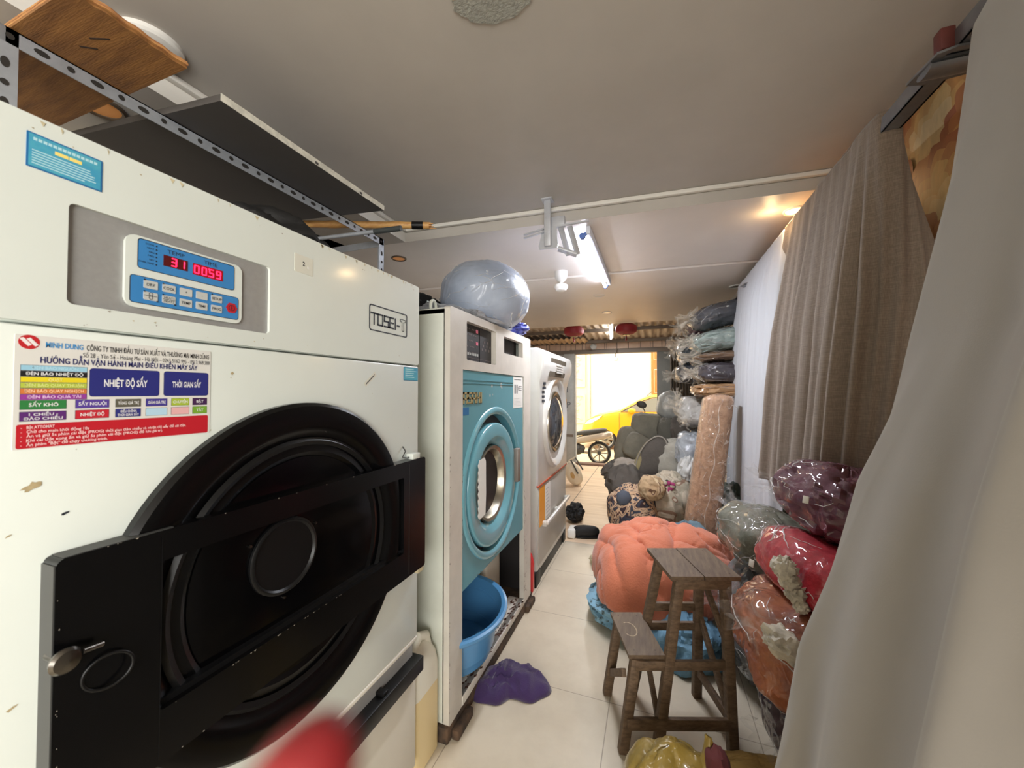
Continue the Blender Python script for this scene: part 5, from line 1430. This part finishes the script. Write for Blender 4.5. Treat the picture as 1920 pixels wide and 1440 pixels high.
m_swirl = swirl_mat('navy_cream_scroll_print', [(0, (62, 66, 80)), (.22, (192, 160, 128)), (.40, (222, 196, 164)), (.50, (92, 58, 50)), (.60, (206, 172, 138)), (.80, (58, 42, 46))], 6.5, 2.2)
m_navy = mat('navy_cloth', (84, 90, 102), .85, bump=.2)
m_scroll2 = swirl_mat('beige_scroll_print', [(0, (192, 164, 128)), (.3, (172, 146, 112)), (.55, (204, 182, 148)), (.8, (126, 96, 78))], 5.0, 1.5)
m_flor = swirl_mat('grey_floral_print', [(0, (196, 184, 164)), (.45, (176, 166, 146)), (.72, (150, 120, 100)), (.86, (208, 196, 176))], 4.0, 1.4)
m_magenta = mat('magenta_blossom', (176, 64, 118), .8, var=.3, vscale=40)
m_leafd = mat('dark_leaf_print', (74, 70, 64), .8)

t = thing('scroll_cushion', 'navy and cream scroll patterned duvet bundle on the floor by the doorway', 'bundle', (-.20, 3.86, 0))
mb = MB(); mb.blob((-.17, 3.86, .285), (.27, .24, .28), m_swirl, (.1, .2, .3), amp=.06, sc=1.8, seed=51, ridge=.07, rsc=2.4, floor=.003); mb.build('duvet', t)
q = at_y(1167, 936, 3.66); mb = MB(); mb.blob((q.x + .01, q.y + .03, q.z), (.068, .05, .075), m_navy, amp=.05, seed=3, nu=32, nv=20); mb.build('navy_patch', t)
t = thing('floral_duvet', 'beige grey duvet bundle with a magenta blossom beside the brown roll', 'bundle', (.10, 3.92, 0))
mb = MB(); mb.blob((.13, 3.94, .40), (.26, .22, .28), m_flor, (.15, -.35, .5), amp=.07, sc=1.8, seed=52, ridge=.10, rsc=3, rdir=(2, .5, .5)); mb.build('duvet', t)
mb = MB()
qm = at_y(1253, 912, 3.74)
for k in range(9):
    a = 2 * PI * k / 9; mb.blob((qm.x + .035 * math.cos(a) * (1 + .4 * (k % 2)), 3.745, qm.z + .028 * math.sin(a)), (.022, .008, .018), m_magenta if k % 3 else m_flor, (0, a, 0), nu=14, nv=8, amp=.1, seed=k)
for k in range(6): mb.blob((qm.x + (-.10 + .03 * k), 3.75, qm.z + .045 * math.cos(k * 2.2)), (.016, .008, .014), m_leafd, (0, k, 0), nu=12, nv=8, amp=.1, seed=k)
mb.build('blossom_print', t)
mb = MB(); q = at_y(1222, 918, 3.62); mb.blob((q.x, 3.70, q.z), (.115, .11, .105), m_scroll2, (.2, .3, .2), amp=.05, seed=54, ridge=.05, e=.85); mesh_thing(mb, 'beige_cushion', 'small rolled beige scroll cushion wedged between the two patterned bundles', 'cushion', (q.x, 3.70, q.z - .1))

m_dkol = mat('hazed_olive_cloth', (136, 132, 118), .85, bump=.3, bscale=50, var=.15)  # haze over the far heap put into its dark cloth colours
m_dkgr = mat('hazed_charcoal_cloth', (94, 88, 82), .85, bump=.3, bscale=50, var=.15)
m_mgr = mat('warm_grey_cloth', (172, 162, 150), .85, bump=.3, bscale=60, var=.1)
m_lgr = mat('pale_grey_cloth', (176, 172, 160), .85, bump=.3, bscale=60, var=.1)
m_pip = mat('grey_piping', (156, 150, 140), .6)
GP = 'clothes and bags heaped along the right side'
def pile(name, label, cat, u, v, Y, s, m, seed, rot=(0, 0, 0), **kw):
    q = at_y(u, v, Y); mb = MB(); mb.blob(q, s, m, rot, seed=seed, nu=48, nv=28, **kw)
    return mesh_thing(mb, name, label, cat, (q.x, q.y, q.z - s[2]), GP)
pile('charcoal_jacket', 'charcoal jacket heaped above the navy scroll bundle', 'jacket', 1172, 905, 4.25, (.20, .22, .20), m_dkgr, 61, (0, .1, 0), amp=.09, ridge=.07, rsc=1.6)
pile('grey_jacket', 'warm grey folded jacket over the charcoal one left of the dark oval cushion', 'jacket', 1176, 876, 4.45, (.17, .16, .10), m_mgr, 62, (0, .1, .2), amp=.08, ridge=.08, rsc=1.6)
pile('black_cloth', 'pointed dark cloth end at the far left of the heap', 'cloth', 1152, 880, 4.5, (.16, .13, .10), m_dkgr, 63, (0, -.5, 0), amp=.10, ridge=.12, rsc=3)
q = at_y(1222, 862, 4.35)
T = thing('oval_cushion', 'dark oval cushion with light piping and a striped side standing in the heap', 'cushion', (q.x, q.y, q.z - .3), GP)
Rt = Euler((0, math.radians(24), math.radians(-12))).to_matrix()
mb = MB(); mb.blob(q, (.135, .05, .275), m_dkgr, (0, math.radians(24), math.radians(-12)), e=.9, amp=.03, seed=64, nu=56, nv=30); mb.build('cushion_body', T)
mb = MB(); mb.tube([q + Rt @ Vector((.133 * math.cos(a), -.030, .272 * math.sin(a))) for a in [2 * PI * k / 48 for k in range(49)]], .008, m_pip, 8); mb.build('piping', T)
mb = MB(); mb.blob(q + Rt @ Vector((-.085, .03, -.05)), (.07, .07, .24), mat('beige_side_stripe', (176, 162, 112), .8, rgb2=(132, 122, 96), vscale=7, stretch=(14, 1, 1)), (0, math.radians(24), 0), amp=.03, seed=65, nu=32, nv=20); mb.build('striped_side', T)
pile('pale_cushion', 'pale grey cushion right of the dark oval cushion', 'cushion', 1264, 868, 4.4, (.19, .15, .26), m_lgr, 66, (.1, .15, .1), amp=.06, ridge=.06, e=.8)
pile('white_bag', 'white crumpled plastic bag squeezed beside the brown roll', 'bag', 1290, 882, 4.05, (.10, .10, .16), mat('white_bag_plastic', (206, 206, 202), .4, coat=.4, cbump=.6), 68, (0, .2, 0), amp=.08, ridge=.16, rsc=5)
# hidden lower part of the heap on the floor
heap('dark_heap', 'large dark cloth heap on the floor carrying the cushions', 'cloth', (.02, 4.62, .28), (.46, .30, .33), m_dkol, 70, amp=.07, ridge=.08, group=GP)
heap('black_shoe', 'black shoe on the floor left of the navy scroll bundle', 'shoe', (-.435, 3.78, .05), (.055, .12, .055), m_bag, 71, (.0, 0, .2), amp=.06, e=.8)

# ================================================================== SCOOTER PARKED INSIDE THE PORCH
m_sc = mat('hazed_scooter_plastic', (124, 120, 112), .4, coat=.3)  # dark plastic lightened in colour to stand for haze
m_scd = mat('dark_scooter_plastic', (74, 72, 68), .5)
m_tyre = mat('tyre_rubber', (38, 36, 34), .8)
m_rim = mat('alloy_rim', (170, 164, 150), .35, metal=.7)
SCo = thing('scooter', 'grey scooter parked inside the porch facing the room, black bags on it', 'scooter', (.08, 6.3, 0))
def wheel(mb, c, r, w, spokes=6, axis=(0, 0, 0)):
    c = Vector(c); ax = Vector(axis).normalized(); a = Vector((0, 0, 1)); b = ax.cross(a)
    mb.lathe([(r * .78, -w * .4), (r * .93, -w * .5), (r, -w * .2), (r, w * .2), (r * .93, w * .5), (r * .78, w * .4), (r * .74, 0), (r * .78, -w * .4)], c, ax, m_tyre, 40)
    mb.lathe([(r * .78, -w * .4), (r * .70, -w * .3), (r * .70, w * .3), (r * .78, w * .4)], c, ax, m_rim, 40)
    mb.lathe([(0, -w * .6), (r * .16, -w * .6), (r * .16, w * .6), (0, w * .6)], c, ax, m_scd, 20)
    for k in range(spokes):
        t = 2 * PI * k / spokes; d = a * math.cos(t) + b * math.sin(t)
        mb.bar(c + d * r * .12, c + d * r * .73, w * .35, r * .07, m_rim, .0, up=tuple(ax))
mb = MB(); wheel(mb, (.08, 5.75, .24), .24, .10, 5, (1, 0, 0)); mb.build('front_wheel', SCo)
mb = MB(); wheel(mb, (.10, 6.95, .24), .24, .11, 5, (1, 0, 0)); mb.build('rear_wheel', SCo)
mb = MB(); mb.prism([(-.19, .42), (.19, .42), (.22, .62), (.17, .92), (.10, 1.00), (-.10, 1.00), (-.17, .92), (-.22, .62)], lambda a, b, d: Vector((.08 + a, 5.95 + d + (b - .6) * .25, b)), -.05, .06, m_sc, .02); mb.build('leg_shield', SCo)
mb = MB(); mb.blob((.08, 5.93, 1.03), (.15, .10, .09), m_sc, amp=.0, e=.8, nu=32, nv=18); mb.build('headlamp_cowl', SCo)
mb = MB(); mb.lathe([(.055, 0), (.05, .012), (.0, .02)], (.08, 5.835, 1.02), (0, -1, 0), mat('lamp_lens', (190, 186, 176), .1, coat=1.), 24); mb.build('headlamp', SCo)
mb = MB(); mb.tube([(-.28, 6.05, 1.07), (-.16, 6.02, 1.06), (.08, 6.0, 1.05), (.32, 6.02, 1.06), (.44, 6.05, 1.07)], .014, m_scd, 10); mb.build('handlebar', SCo)
for x, s in ((-.12, -1), (.30, 1)):
    mb = MB(); mb.tube([(x, 6.02, 1.06), (x + .0 * s, 6.0, 1.15), (x + .03 * s, 5.99, 1.20)], .007, m_scd, 8); mb.blob((x + .045 * s, 5.985, 1.245), (.075, .018, .052), m_scd, (0, .35 * -s, 0), nu=28, nv=16, amp=0); mb.build('mirror', SCo)
mb = MB(); mb.blob((.09, 6.62, .72), (.15, .48, .11), m_scd, amp=.02, e=.7); mb.build('seat', SCo)
mb = MB(); mb.blob((.09, 6.66, .50), (.17, .50, .18), m_sc, amp=.02, e=.7); mb.bb(-.08, .26, 5.95, 6.4, .26, .34, m_sc, .03); mb.bb(.04, .12, 5.72, 5.96, .26, .60, m_scd, .02); mb.build('body_shell', SCo)
m_helm = mat('shiny_grey_shell', (176, 178, 174), .45, coat=.35, var=.08, bump=.3, bscale=9)
mb = MB(); q = at_y(1258, 762, 5.45); mb.blob((q.x + .0, 5.45, q.z), (.175, .16, .205), m_helm, (0, .1, 0), amp=.04, seed=81, ridge=.02, e=.85)
mesh_thing(mb, 'grey_bundle', 'rounded shiny pale grey wrapped bundle on top of the dark heap near the shutter', 'bundle', (q.x, 5.45, q.z - .2))
pile('black_backpack', 'dark square backpack below the scooter handlebar', 'backpack', 1212, 806, 5.35, (.20, .12, .22), m_dkol, 82, (0, .08, .1), amp=.03, e=.5)
pile('dark_satchel', 'flat dark satchel leaning left of the square backpack', 'bag', 1196, 838, 5.1, (.17, .12, .16), m_dkol, 83, (0, .5, .1), amp=.03, e=.5)
pile('olive_suitcase', 'dark olive bag with rounded corners at the left end of the far heap', 'bag', 1176, 838, 5.3, (.15, .14, .27), m_dkol, 84, (0, .18, .1), amp=.03, e=.55)
pile('grey_coat', 'grey coat hanging down over the front of the scooter', 'coat', 1252, 816, 5.25, (.13, .10, .22), mat('grey_coat_cloth', (112, 110, 100), .8, bump=.3), 85, (0, -.05, 0), amp=.05, ridge=.08, e=.7)
pile('black_coat', 'black coat on the heap right of the grey coat', 'coat', 1280, 822, 5.0, (.13, .12, .28), m_dkgr, 86, (0, -.15, 0), amp=.06, ridge=.10)
heap('dark_bag_heap', 'big dark bags on the porch floor beneath the backpack', 'bag', (-.02, 5.18, .30), (.42, .25, .34), m_dkgr, 87, amp=.08, ridge=.08, group=GP)

# ------------------------------------------------------------------ floor items left, by the third machine
GS = 'black shoes by the third machine'
def shoe(x, y, rz, label, cuff):
    t = thing('shoe', label, 'shoe', (x, y, 0), GS)
    mb = MB(); mb.blob((x, y, .055), (.05, .13, .055), m_bag, (0, 0, rz), amp=.03, e=.75, floor=.002, nu=32, nv=18, sub=lambda q: 1 + .12 * q.y); mb.build('upper', t)
    mb = MB(); mb.blob((x, y, .010), (.056, .138, .014), m_blk2 if not cuff else m_paper, (0, 0, rz), e=.6, amp=0, nu=32, nv=10, floor=.001); mb.build('sole', t)
shoe(-.62, 3.85, 1.9, 'black shoe nearest the tile edge beside the third machine', False)
mb = MB(); mb.bb(-.80, -.725, 3.74, 3.90, .003, .085, m_paper, .01); mesh_thing(mb, 'white_box', 'small white carton beside the black shoe', 'box', (-.76, 3.82, 0))
heap('black_shoe_pile', 'crumpled black boot behind the first black shoe', 'boot', (-.83, 4.30, .09), (.10, .16, .10), m_bag, 92, amp=.12, ridge=.12, group=GS)
T = thing('folding_stool', 'overturned cream plastic stool with thin dark legs on the porch floor', 'stool', (-1.08, 5.9, 0))
m_crp = mat('cream_plastic', (230, 216, 190), .4)
q = at_y(1075, 893, 5.9)
mb = MB(); mb.blob((q.x, 5.9, .18), (.12, .10, .19), m_crp, (0, -.45, .2), amp=.02, e=.9, floor=.0); mb.build('seat', T)
mb = MB(); mb.blob((q.x + .01, 5.79, .17), (.03, .012, .05), mat('tan_badge', (200, 160, 100), .6), (0, -.4, 0), nu=20, nv=12); mb.build('badge', T)
for u0, v0, u1, v1 in ((1070, 862, 1084, 888), (1079, 858, 1093, 881)):
    mb = MB(); a_ = at_y(u0, v0, 5.85); b_ = at_y(u1, v1, 5.75); mb.tube([a_, b_], .011, m_scd, 8); mb.build('leg', T)
mb = MB(); a_ = at_y(1066, 864, 5.85); b_ = at_y(1079, 857, 5.85); mb.tube([a_, b_], .012, m_crp, 8); mb.build('stretcher', T)

# ================================================================== PORCH ROOF, GATE AND LANTERNS
m_corr = mat('corrugated_sheet', (206, 190, 172), .5, rgb2=(166, 148, 130), vscale=3, stretch=(6, .5, 1))
m_beam = mat('hazed_steel_beam', (112, 102, 92), .6)  # beam, roof sheet and wall tile colours lightened to stand for haze
m_jambd = mat('dark_grey_steel', (108, 110, 106), .55, var=.1)
m_jamb = mat('hazed_blue_grey_steel', (168, 170, 168), .5, var=.1)  # gate steel colour lightened to stand for haze
m_tilew = tile_mat('pinkish_wall_tile', (226, 196, 172), (210, 178, 152), (110, 92, 80), .22, .5, 0, 0, .006, .5)
mb = MB()
def roofz(y): return 2.60 - (y - 5.55) * .083
def corr(u, v):
    x = -2.3 + 3.95 * u; y = 5.56 + 2.3 * v
    return Vector((x, y, roofz(y) + .016 * math.sin(x * 2 * PI / .125)))
mb.grid(corr, 380, 6, m_corr)
mb.build('ceiling_porch', solid=.002, kind='structure')
mb = MB()
for y, h in ((6.55, .05), (7.45, .05)): mb.bb(-2.3, 1.6, y, y + .05, roofz(y) - .025 - h, roofz(y) - .022, m_beam)
mb.build('trim_3', kind='structure')
# second lower sheet edge at the left
mb = MB(); mb.grid(lambda u, v: Vector((-2.3 + 1.15 * u, 6.9 + .5 * v, 2.40 - .02 * v + .014 * math.sin(u * 1.15 * 2 * PI / .1))), 120, 3, mat('tan_sheet', (190, 158, 122), .5, var=.15))
mesh_thing(mb, 'roof_sheet', 'short tan corrugated sheet under the porch roof at the left', 'roof sheet', (-1.7, 7.1, 2.4), solid=.003)
# wall over the gate, lintel, jambs
mb = MB(); mb.bb(-2.3, 1.6, 7.62, 7.72, 2.25, 2.75, m_tilew)
for k in range(19): mb.bb(-2.25 + k * .2, -2.244 + k * .2, 7.612, 7.62, 2.25, 2.6, m_beam)
mb.build('wall_front', kind='structure')
mb = MB(); mb.bb(-2.3, 1.6, 7.58, 7.74, 2.18, 2.255, m_beam)
for k in range(60): mb.tube([(-1.55 + k * .03, 7.575, 2.262), (-1.55 + k * .03, 7.575, 2.25)], .012, m_beam, 8)
mb.build('trim_4', kind='structure')
mb = MB(); mb.bb(-2.3, -1.45, 7.60, 7.72, 0.03, 2.2, m_jamb); mb.build('door_1_jamb', kind='structure')
T = thing('sliding_gate', 'blue grey folded steel gate leaf with large letters at the left of the opening', 'gate', (-1.54, 7.52, .03))
mb = MB(); mb.bb(-1.66, -1.452, 7.50, 7.54, .035, 2.18, m_jamb, .004).bb(-1.66, -1.452, 7.496, 7.50, .55, .60, m_beam).bb(-1.475, -1.452, 7.495, 7.545, .035, 2.18, m_jamb); mb.build('leaf', T)
mb = MB(); Pg = lambda a, b, d: Vector((-1.49 - (b - 0) , 7.4985, a))
m_let = mat('dark_letter_paint', (86, 92, 98), .6)
for i, ch in enumerate(('P', 'I', 'P')): mb.text(ch, lambda a, b, d: Vector((a, 7.4985, b)), -1.60, 1.72 - i * .30, h=.12, m=m_let)
mb.build('letters', T)
w = MB(); w.bb(.74, 1.6, 7.62, 7.72, .03, 2.3, m_wall); w.build('wall_front_right', kind='structure')
mb = MB(); mb.bb(.065, .30, 7.60, 7.72, .03, 2.2, m_jambd); mb.build('door_1_jamb_right', kind='structure')
T = thing('folding_shutter', 'grey folded accordion shutter at the right of the opening', 'shutter', (.45, 7.55, .03))
mb = MB()
for k in range(9): mb.prism([(.30 + k * .05, 7.50), (.325 + k * .05, 7.58), (.35 + k * .05, 7.50), (.35 + k * .05, 7.504), (.325 + k * .05, 7.585), (.30 + k * .05, 7.504)], lambda a, b, d: Vector((a, b, d)), .035, 2.18, mat('shutter_slat', (150, 138, 122), .5, metal=.2) if k == 0 else bpy.data.materials['shutter_slat'])
mb.build('slats', T)
mb = MB(); mb.bb(.29, .31, 7.49, 7.59, .035, 2.18, m_beam); mb.build('end_bar', T)

m_lant = mat('red_lantern_silk', (150, 36, 46), .55, sss=.0, var=.15)
def lantern(u, v, Y, label):
    q = at_y(u, v, Y); t = thing('red_lantern', label, 'lantern', q, 'red paper lanterns')
    mb = MB()
    mb.lathe([(.05, .082), (.10, .075), (.145, .045), (.158, .0), (.145, -.045), (.10, -.075), (.05, -.082)], q, (0, 0, 1), m_lant, 40); mb.build('shade', t)
    mb = MB(); mb.lathe([(.05, .08), (.052, .096), (0, .096)], q, (0, 0, 1), m_gold, 20).lathe([(.05, -.08), (.052, -.092), (0, -.092)], q, (0, 0, 1), m_gold, 20); mb.build('rim', t)
    mb = MB(); mb.tube([q - Vector((0, 0, .09)), q - Vector((0, 0, .17))], [.006, .014], m_lant, 8); mb.build('tassel', t)
    mb = MB(); mb.tube([q + Vector((0, 0, .09)), Vector((q.x, q.y, roofz(q.y) - .02))], .003, m_beam, 6); mb.build('cord', t)
lantern(1076, 621, 5.95, 'red oval lantern hanging left of the small tube lamp')
lantern(1174, 617, 5.85, 'red oval lantern hanging right of the small tube lamp')
q = at_y(1113, 650, 7.5)
T = thing('round_siren', 'small round grey speaker on the beam over the opening', 'speaker', q)
mb = MB(); mb.lathe([(.05, -.02), (.06, .03), (.045, .035), (.03, .02), (0, .02)], q, (0, -1, 0), m_jamb, 24); mb.build('horn', T)
mb = MB(); mb.tube([q + Vector((0, .02, 0)), q + Vector((0, .1, .01))], .01, m_beam, 8); mb.build('bracket', T)
q = at_y(1155, 672, 7.4)
T = thing('hanging_socket', 'little bulb socket hanging from a wire in the middle of the opening', 'socket', q)
mb = MB(); mb.bb(q.x - .03, q.x + .03, q.y - .02, q.y + .02, q.z - .05, q.z + .02, m_crp, .006); mb.build('socket', T)
mb = MB(); mb.tube([q + Vector((0, 0, .02)), q + Vector((-.015, .05, .09)), q + Vector((.01, .12, .2))], .008, m_beam, 8); mb.build('wire', T)

# ================================================================== STREET
m_road = mat('pale_concrete_road', (214, 196, 160), .8, var=.08, vscale=2)
m_house = mat('cream_house_wall', (240, 232, 214), .85, var=.04, vscale=1)
m_gatec = mat('cream_gate_panel', (226, 206, 176), .6)
mb = MB(); mb.bb(-9, 8, 7.74, 15, -.25, -.12, m_road); mb.build('ground', kind='structure')
mb = MB(); mb.bb(-9, 8, 14.0, 14.3, -.12, 6, m_house); mb.build('wall_street', kind='structure')
T = thing('house_gate', 'ornate cream panelled gate of the house across the street', 'gate', (-3.3, 13.9, -.12))
gx1 = at_y(1107, 700, 13.9).x; gx0 = gx1 - 1.6
mb = MB(); mb.bb(gx0, gx1, 13.90, 13.99, -.11, 3.4, m_gatec); mb.bb(gx1 - .10, gx1, 13.84, 13.95, -.11, 3.4, m_gatec, .01); mb.build('frame', T)
for k in range(2):
    for (za, zb_) in ((.3, 1.35), (1.6, 2.9)):
        mb = MB(); x0, x1 = gx0 + .1 + k * .70, gx0 + .1 + k * .70 + .62
        mb.holed(rrect(x0, x1, za, zb_, .05), [rrect(x0 + .06, x1 - .06, za + .06, zb_ - .06, .08)], lambda a, b, d: Vector((a, 13.86 + d, b)), .04, m_gatec)
        for j in range(5):
            a0 = j * 1.3
            mb.tube([((x0 + x1) / 2 + .18 * math.cos(a0 + q * .35) * (1 - q / 14), 13.885, (za + zb_) / 2 + (j - 2) * .2 + .10 * math.sin(a0 + q * .35) * (1 - q / 14)) for q in range(12)], .016, m_gatec, 6)
        mb.build('panel', T)
xg = at_y(1227, 700, 13.9).x
mb = MB(); mb.bb(xg - .10, xg + .5, 13.86, 13.99, -.11, 3.6, mat('golden_brown_door', (176, 120, 54), .5, var=.2, vscale=3))
for z in (.2, 1.4, 2.5): mb.bb(xg - .02, xg + .4, 13.84, 13.87, z, z + .8, m_gatec, .02)
mesh_thing(mb, 'house_door', 'narrow golden brown door at the right end of the white street wall', 'door', (xg, 13.9, -.12))

# yellow car
m_car = mat('car_yellow', (236, 168, 4), .35, coat=.5, croughness=.05)
m_cwin = mat('car_window', (110, 104, 84), .08, spec=.8)
m_ctrim = mat('car_black_trim', (40, 38, 36), .5)
m_clamp = mat('car_lamp_glass', (226, 220, 204), .08, coat=1.0)
CYf = 10.6                        # near side of the car
xf = at_y(1088, 800, CYf).x       # nose
CAR = thing('yellow_car', 'bright yellow hatchback parked across the street with its nose to the left', 'car', (xf + 1.8, CYf + .8, -.12))
gz = -.12
prof = [(0.02, .28), (0.0, .45), (.04, .62), (.16, .76), (.42, .90), (.80, .985), (1.02, 1.03), (1.55, 1.34), (1.80, 1.445), (2.2, 1.50), (2.8, 1.49), (3.3, 1.40), (3.52, 1.05), (3.60, .85), (3.60, .40), (3.55, .25)]
def car_sec(a, b, side):       # half-width at profile point
    if b > 1.02: return .80 - (b - 1.02) * .42
    if a < .4: return .80 - (.4 - a) * .35
    return .80
rings = []
under = [(a, .22) for a, b in prof]
NS = 9
mb = MB()
R_ = []
for a, b in prof:
    hw = car_sec(a, b, 0)
    R_.append((a, b, hw))
# side skins with wheel arches, and roof/bonnet skin
def archz(a):
    z = .22
    for wx in (.66, 3.02):
        d = abs(a - wx)
        if d < .36: z = max(z, .17 + math.sqrt(max(0, .36 ** 2 - d ** 2)))
    return z
xs = [3.6 * k / 90 for k in range(91)]
def topz(a):
    for (a0, b0), (a1, b1) in zip(prof[1:], prof[2:]):
        if a0 <= a <= a1 and a1 > a0: return b0 + (b1 - b0) * (a - a0) / (a1 - a0)
    return prof[1][1] if a < .1 else .8
for sd in (-1, 1):
    rows = []
    for a in xs:
        zt_, zb_ = topz(a), archz(a); col = []
        for k in range(NS + 1):
            z = zb_ + (zt_ - zb_) * k / NS
            hw = .80 - max(0, z - 1.0) * .42 - max(0, .35 - a) ** 2 * 1.6 - max(0, a - 3.3) ** 2 * 1.2 + .02 * math.sin(min(1, max(0, (z - .25) / .7)) * PI) - .035 * (k / NS) ** 6
            col.append(Vector((xf + a, CYf + .8 + sd * hw, gz + z)))
        rows.append(col)
    mb.rings(rows, m_car, closed=False)
    if sd == -1: A_ = [r[-1] for r in rows]; A0_ = [r[0] for r in rows]
    else: B_ = [r[-1] for r in rows]; B0_ = [r[0] for r in rows]
mb.rings([[a, a.lerp(b, .1) + Vector((0, 0, .012)), a.lerp(b, .5) + Vector((0, 0, .03)), a.lerp(b, .9) + Vector((0, 0, .012)), b] for a, b in zip(A_, B_)], m_car, closed=False)
mb.rings([[A_[0], B_[0]], [A0_[0], B0_[0]]], m_car, closed=False)
mb.build('body', CAR, sharp=50)
def side_pt(a, z, out=.004):
    hw = .80 - max(0, z - 1.0) * .42 + .02 * math.sin(min(1, max(0, (z - .25) / .7)) * PI)
    return Vector((xf + a, CYf + .8 - hw - out, gz + z))
mb = MB(); mb.prism([(1.12, 1.03), (1.60, 1.28), (1.85, 1.375), (2.12, 1.40), (2.10, 1.04)], lambda a, b, d: side_pt(a, b, .006 + d), -.01, .002, m_cwin); mb.build('front_window', CAR)
mb = MB(); mb.prism([(2.20, 1.04), (2.22, 1.40), (2.72, 1.395), (2.95, 1.30), (3.0, 1.06)], lambda a, b, d: side_pt(a, b, .006 + d), -.01, .002, m_cwin); mb.build('rear_window', CAR)
mb = MB(); mb.tube([side_pt(*p_, .008) for p_ in [(1.08, 1.02), (1.58, 1.29), (1.85, 1.395), (2.2, 1.42), (2.72, 1.415), (3.0, 1.30)]], .012, m_ctrim, 6)
mb.tube([side_pt(1.04, z, .004) for z in (.35, .6, .85, 1.0)], .004, m_ctrim, 6); mb.tube([side_pt(2.15, z, .004) for z in (.3, .6, .85, 1.0)], .004, m_ctrim, 6)
mb.build('trim', CAR)
mb = MB(); mb.blob(side_pt(1.36, 1.06, .09), (.10, .07, .065), m_car, amp=0, e=.8, nu=28, nv=16); mb.build('wing_mirror', CAR)
mb = MB(); mb.prism([(.10, .66), (.22, .78), (.46, .885), (.60, .92), (.50, .82), (.30, .70)], lambda a, b, d: Vector((xf + a, CYf + .8 - (.80 - max(0, .35 - a) ** 2 * 1.6) - .022 + d, gz + b)), 0, .03, m_clamp); mb.build('headlight', CAR)
for wx in (.66, 3.02):
    for yy in (CYf + .11, CYf + 1.49):
        mb = MB(); wheel(mb, (xf + wx, yy, gz + .285), .285, .18, 8, (0, 1, 0)); mb.build('wheel', CAR)
mb = MB(); mb.tube([(xf + 1.72, CYf + .8, gz + 1.44), (xf + 1.86, CYf + .8, gz + 1.56)], .008, m_ctrim, 6); mb.build('aerial', CAR)

# motorbikes outside the door
m_bk = mat('bike_silver', (206, 190, 170), .3, metal=.5)
m_bkp = mat('bike_pink_panel', (206, 166, 146), .4)
def motorbike(x, y, ang, label, s=1.0, shade=m_bk):
    t = thing('motorbike', label, 'motorbike', (x, y, -.12), 'motorbikes parked in the street')
    ca, sa = math.cos(ang), math.sin(ang)
    def Q(a, b, z): return Vector((x + (a * ca - b * sa) * s, y + (a * sa + b * ca) * s, -.12 + z * s))
    ax = (-sa, ca, 0)
    mb = MB(); wheel(mb, Q(.62, 0, .285), .285 * s, .075 * s, 8, ax); mb.build('front_wheel', t)
    mb = MB(); wheel(mb, Q(-.60, 0, .285), .285 * s, .085 * s, 8, ax); mb.build('rear_wheel', t)
    for b in (-.07, .07):
        mb = MB(); mb.tube([Q(.62, b, .285), Q(.46, b, .72), Q(.38, b, .95)], [.018, .022, .022], m_bk, 10); mb.build('fork', t)
    mb = MB(); mb.tube([Q(.34, -.32, 1.00), Q(.38, -.15, .98), Q(.40, 0, .96), Q(.38, .15, .98), Q(.34, .32, 1.00)], .014, m_scd, 8); mb.build('handlebar', t)
    mb = MB(); c_ = Q(-.36, 0, .80); mb.blob(c_, (.44 * s, .12 * s, .06 * s), m_scd, (0, .16, ang), amp=.02, e=.7, nu=40, nv=20); mb.build('seat', t)
    mb = MB(); mb.blob(Q(-.42, 0, .66), (.52 * s, .13 * s, .10 * s), shade, (0, .22, ang), amp=.01, e=.7, nu=40, nv=20)
    mb.blob(Q(.32, 0, .62), (.12 * s, .15 * s, .30 * s), shade, (0, -.3, ang), amp=.01, e=.7, nu=32, nv=20); mb.blob(Q(.58, 0, .50), (.27 * s, .06 * s, .10 * s), shade, (0, .15, ang), amp=0, e=.9, nu=32, nv=16); mb.build('fairing', t)
    mb = MB(); mb.blob(Q(0, 0, .36), (.26 * s, .13 * s, .15 * s), m_scd, (0, 0, ang), amp=.08, nu=32, nv=18, seed=4); mb.build('engine', t)
    mb = MB(); mb.tube([Q(.1, -.13, .26), Q(-.3, -.16, .26), Q(-.75, -.17, .36)], [.022, .035, .045], m_bk, 12); mb.build('exhaust', t)
    mb = MB(); mb.lathe([(.075, 0), (.07, .03), (.0, .045)], Q(.46, 0, .90), (ca, sa, 0), m_clamp, 24); mb.build('headlamp', t)
    return t
qw = at_y(1124, 847, 8.4)
motorbike(qw.x - .52, 8.4, math.radians(180), 'silver motorbike parked outside, its rear wheel just beyond the sill', .86)
motorbike(.02, 9.1, math.radians(200), 'pinkish motorbike parked between the scooter and the yellow car', 1.0, m_bkp)
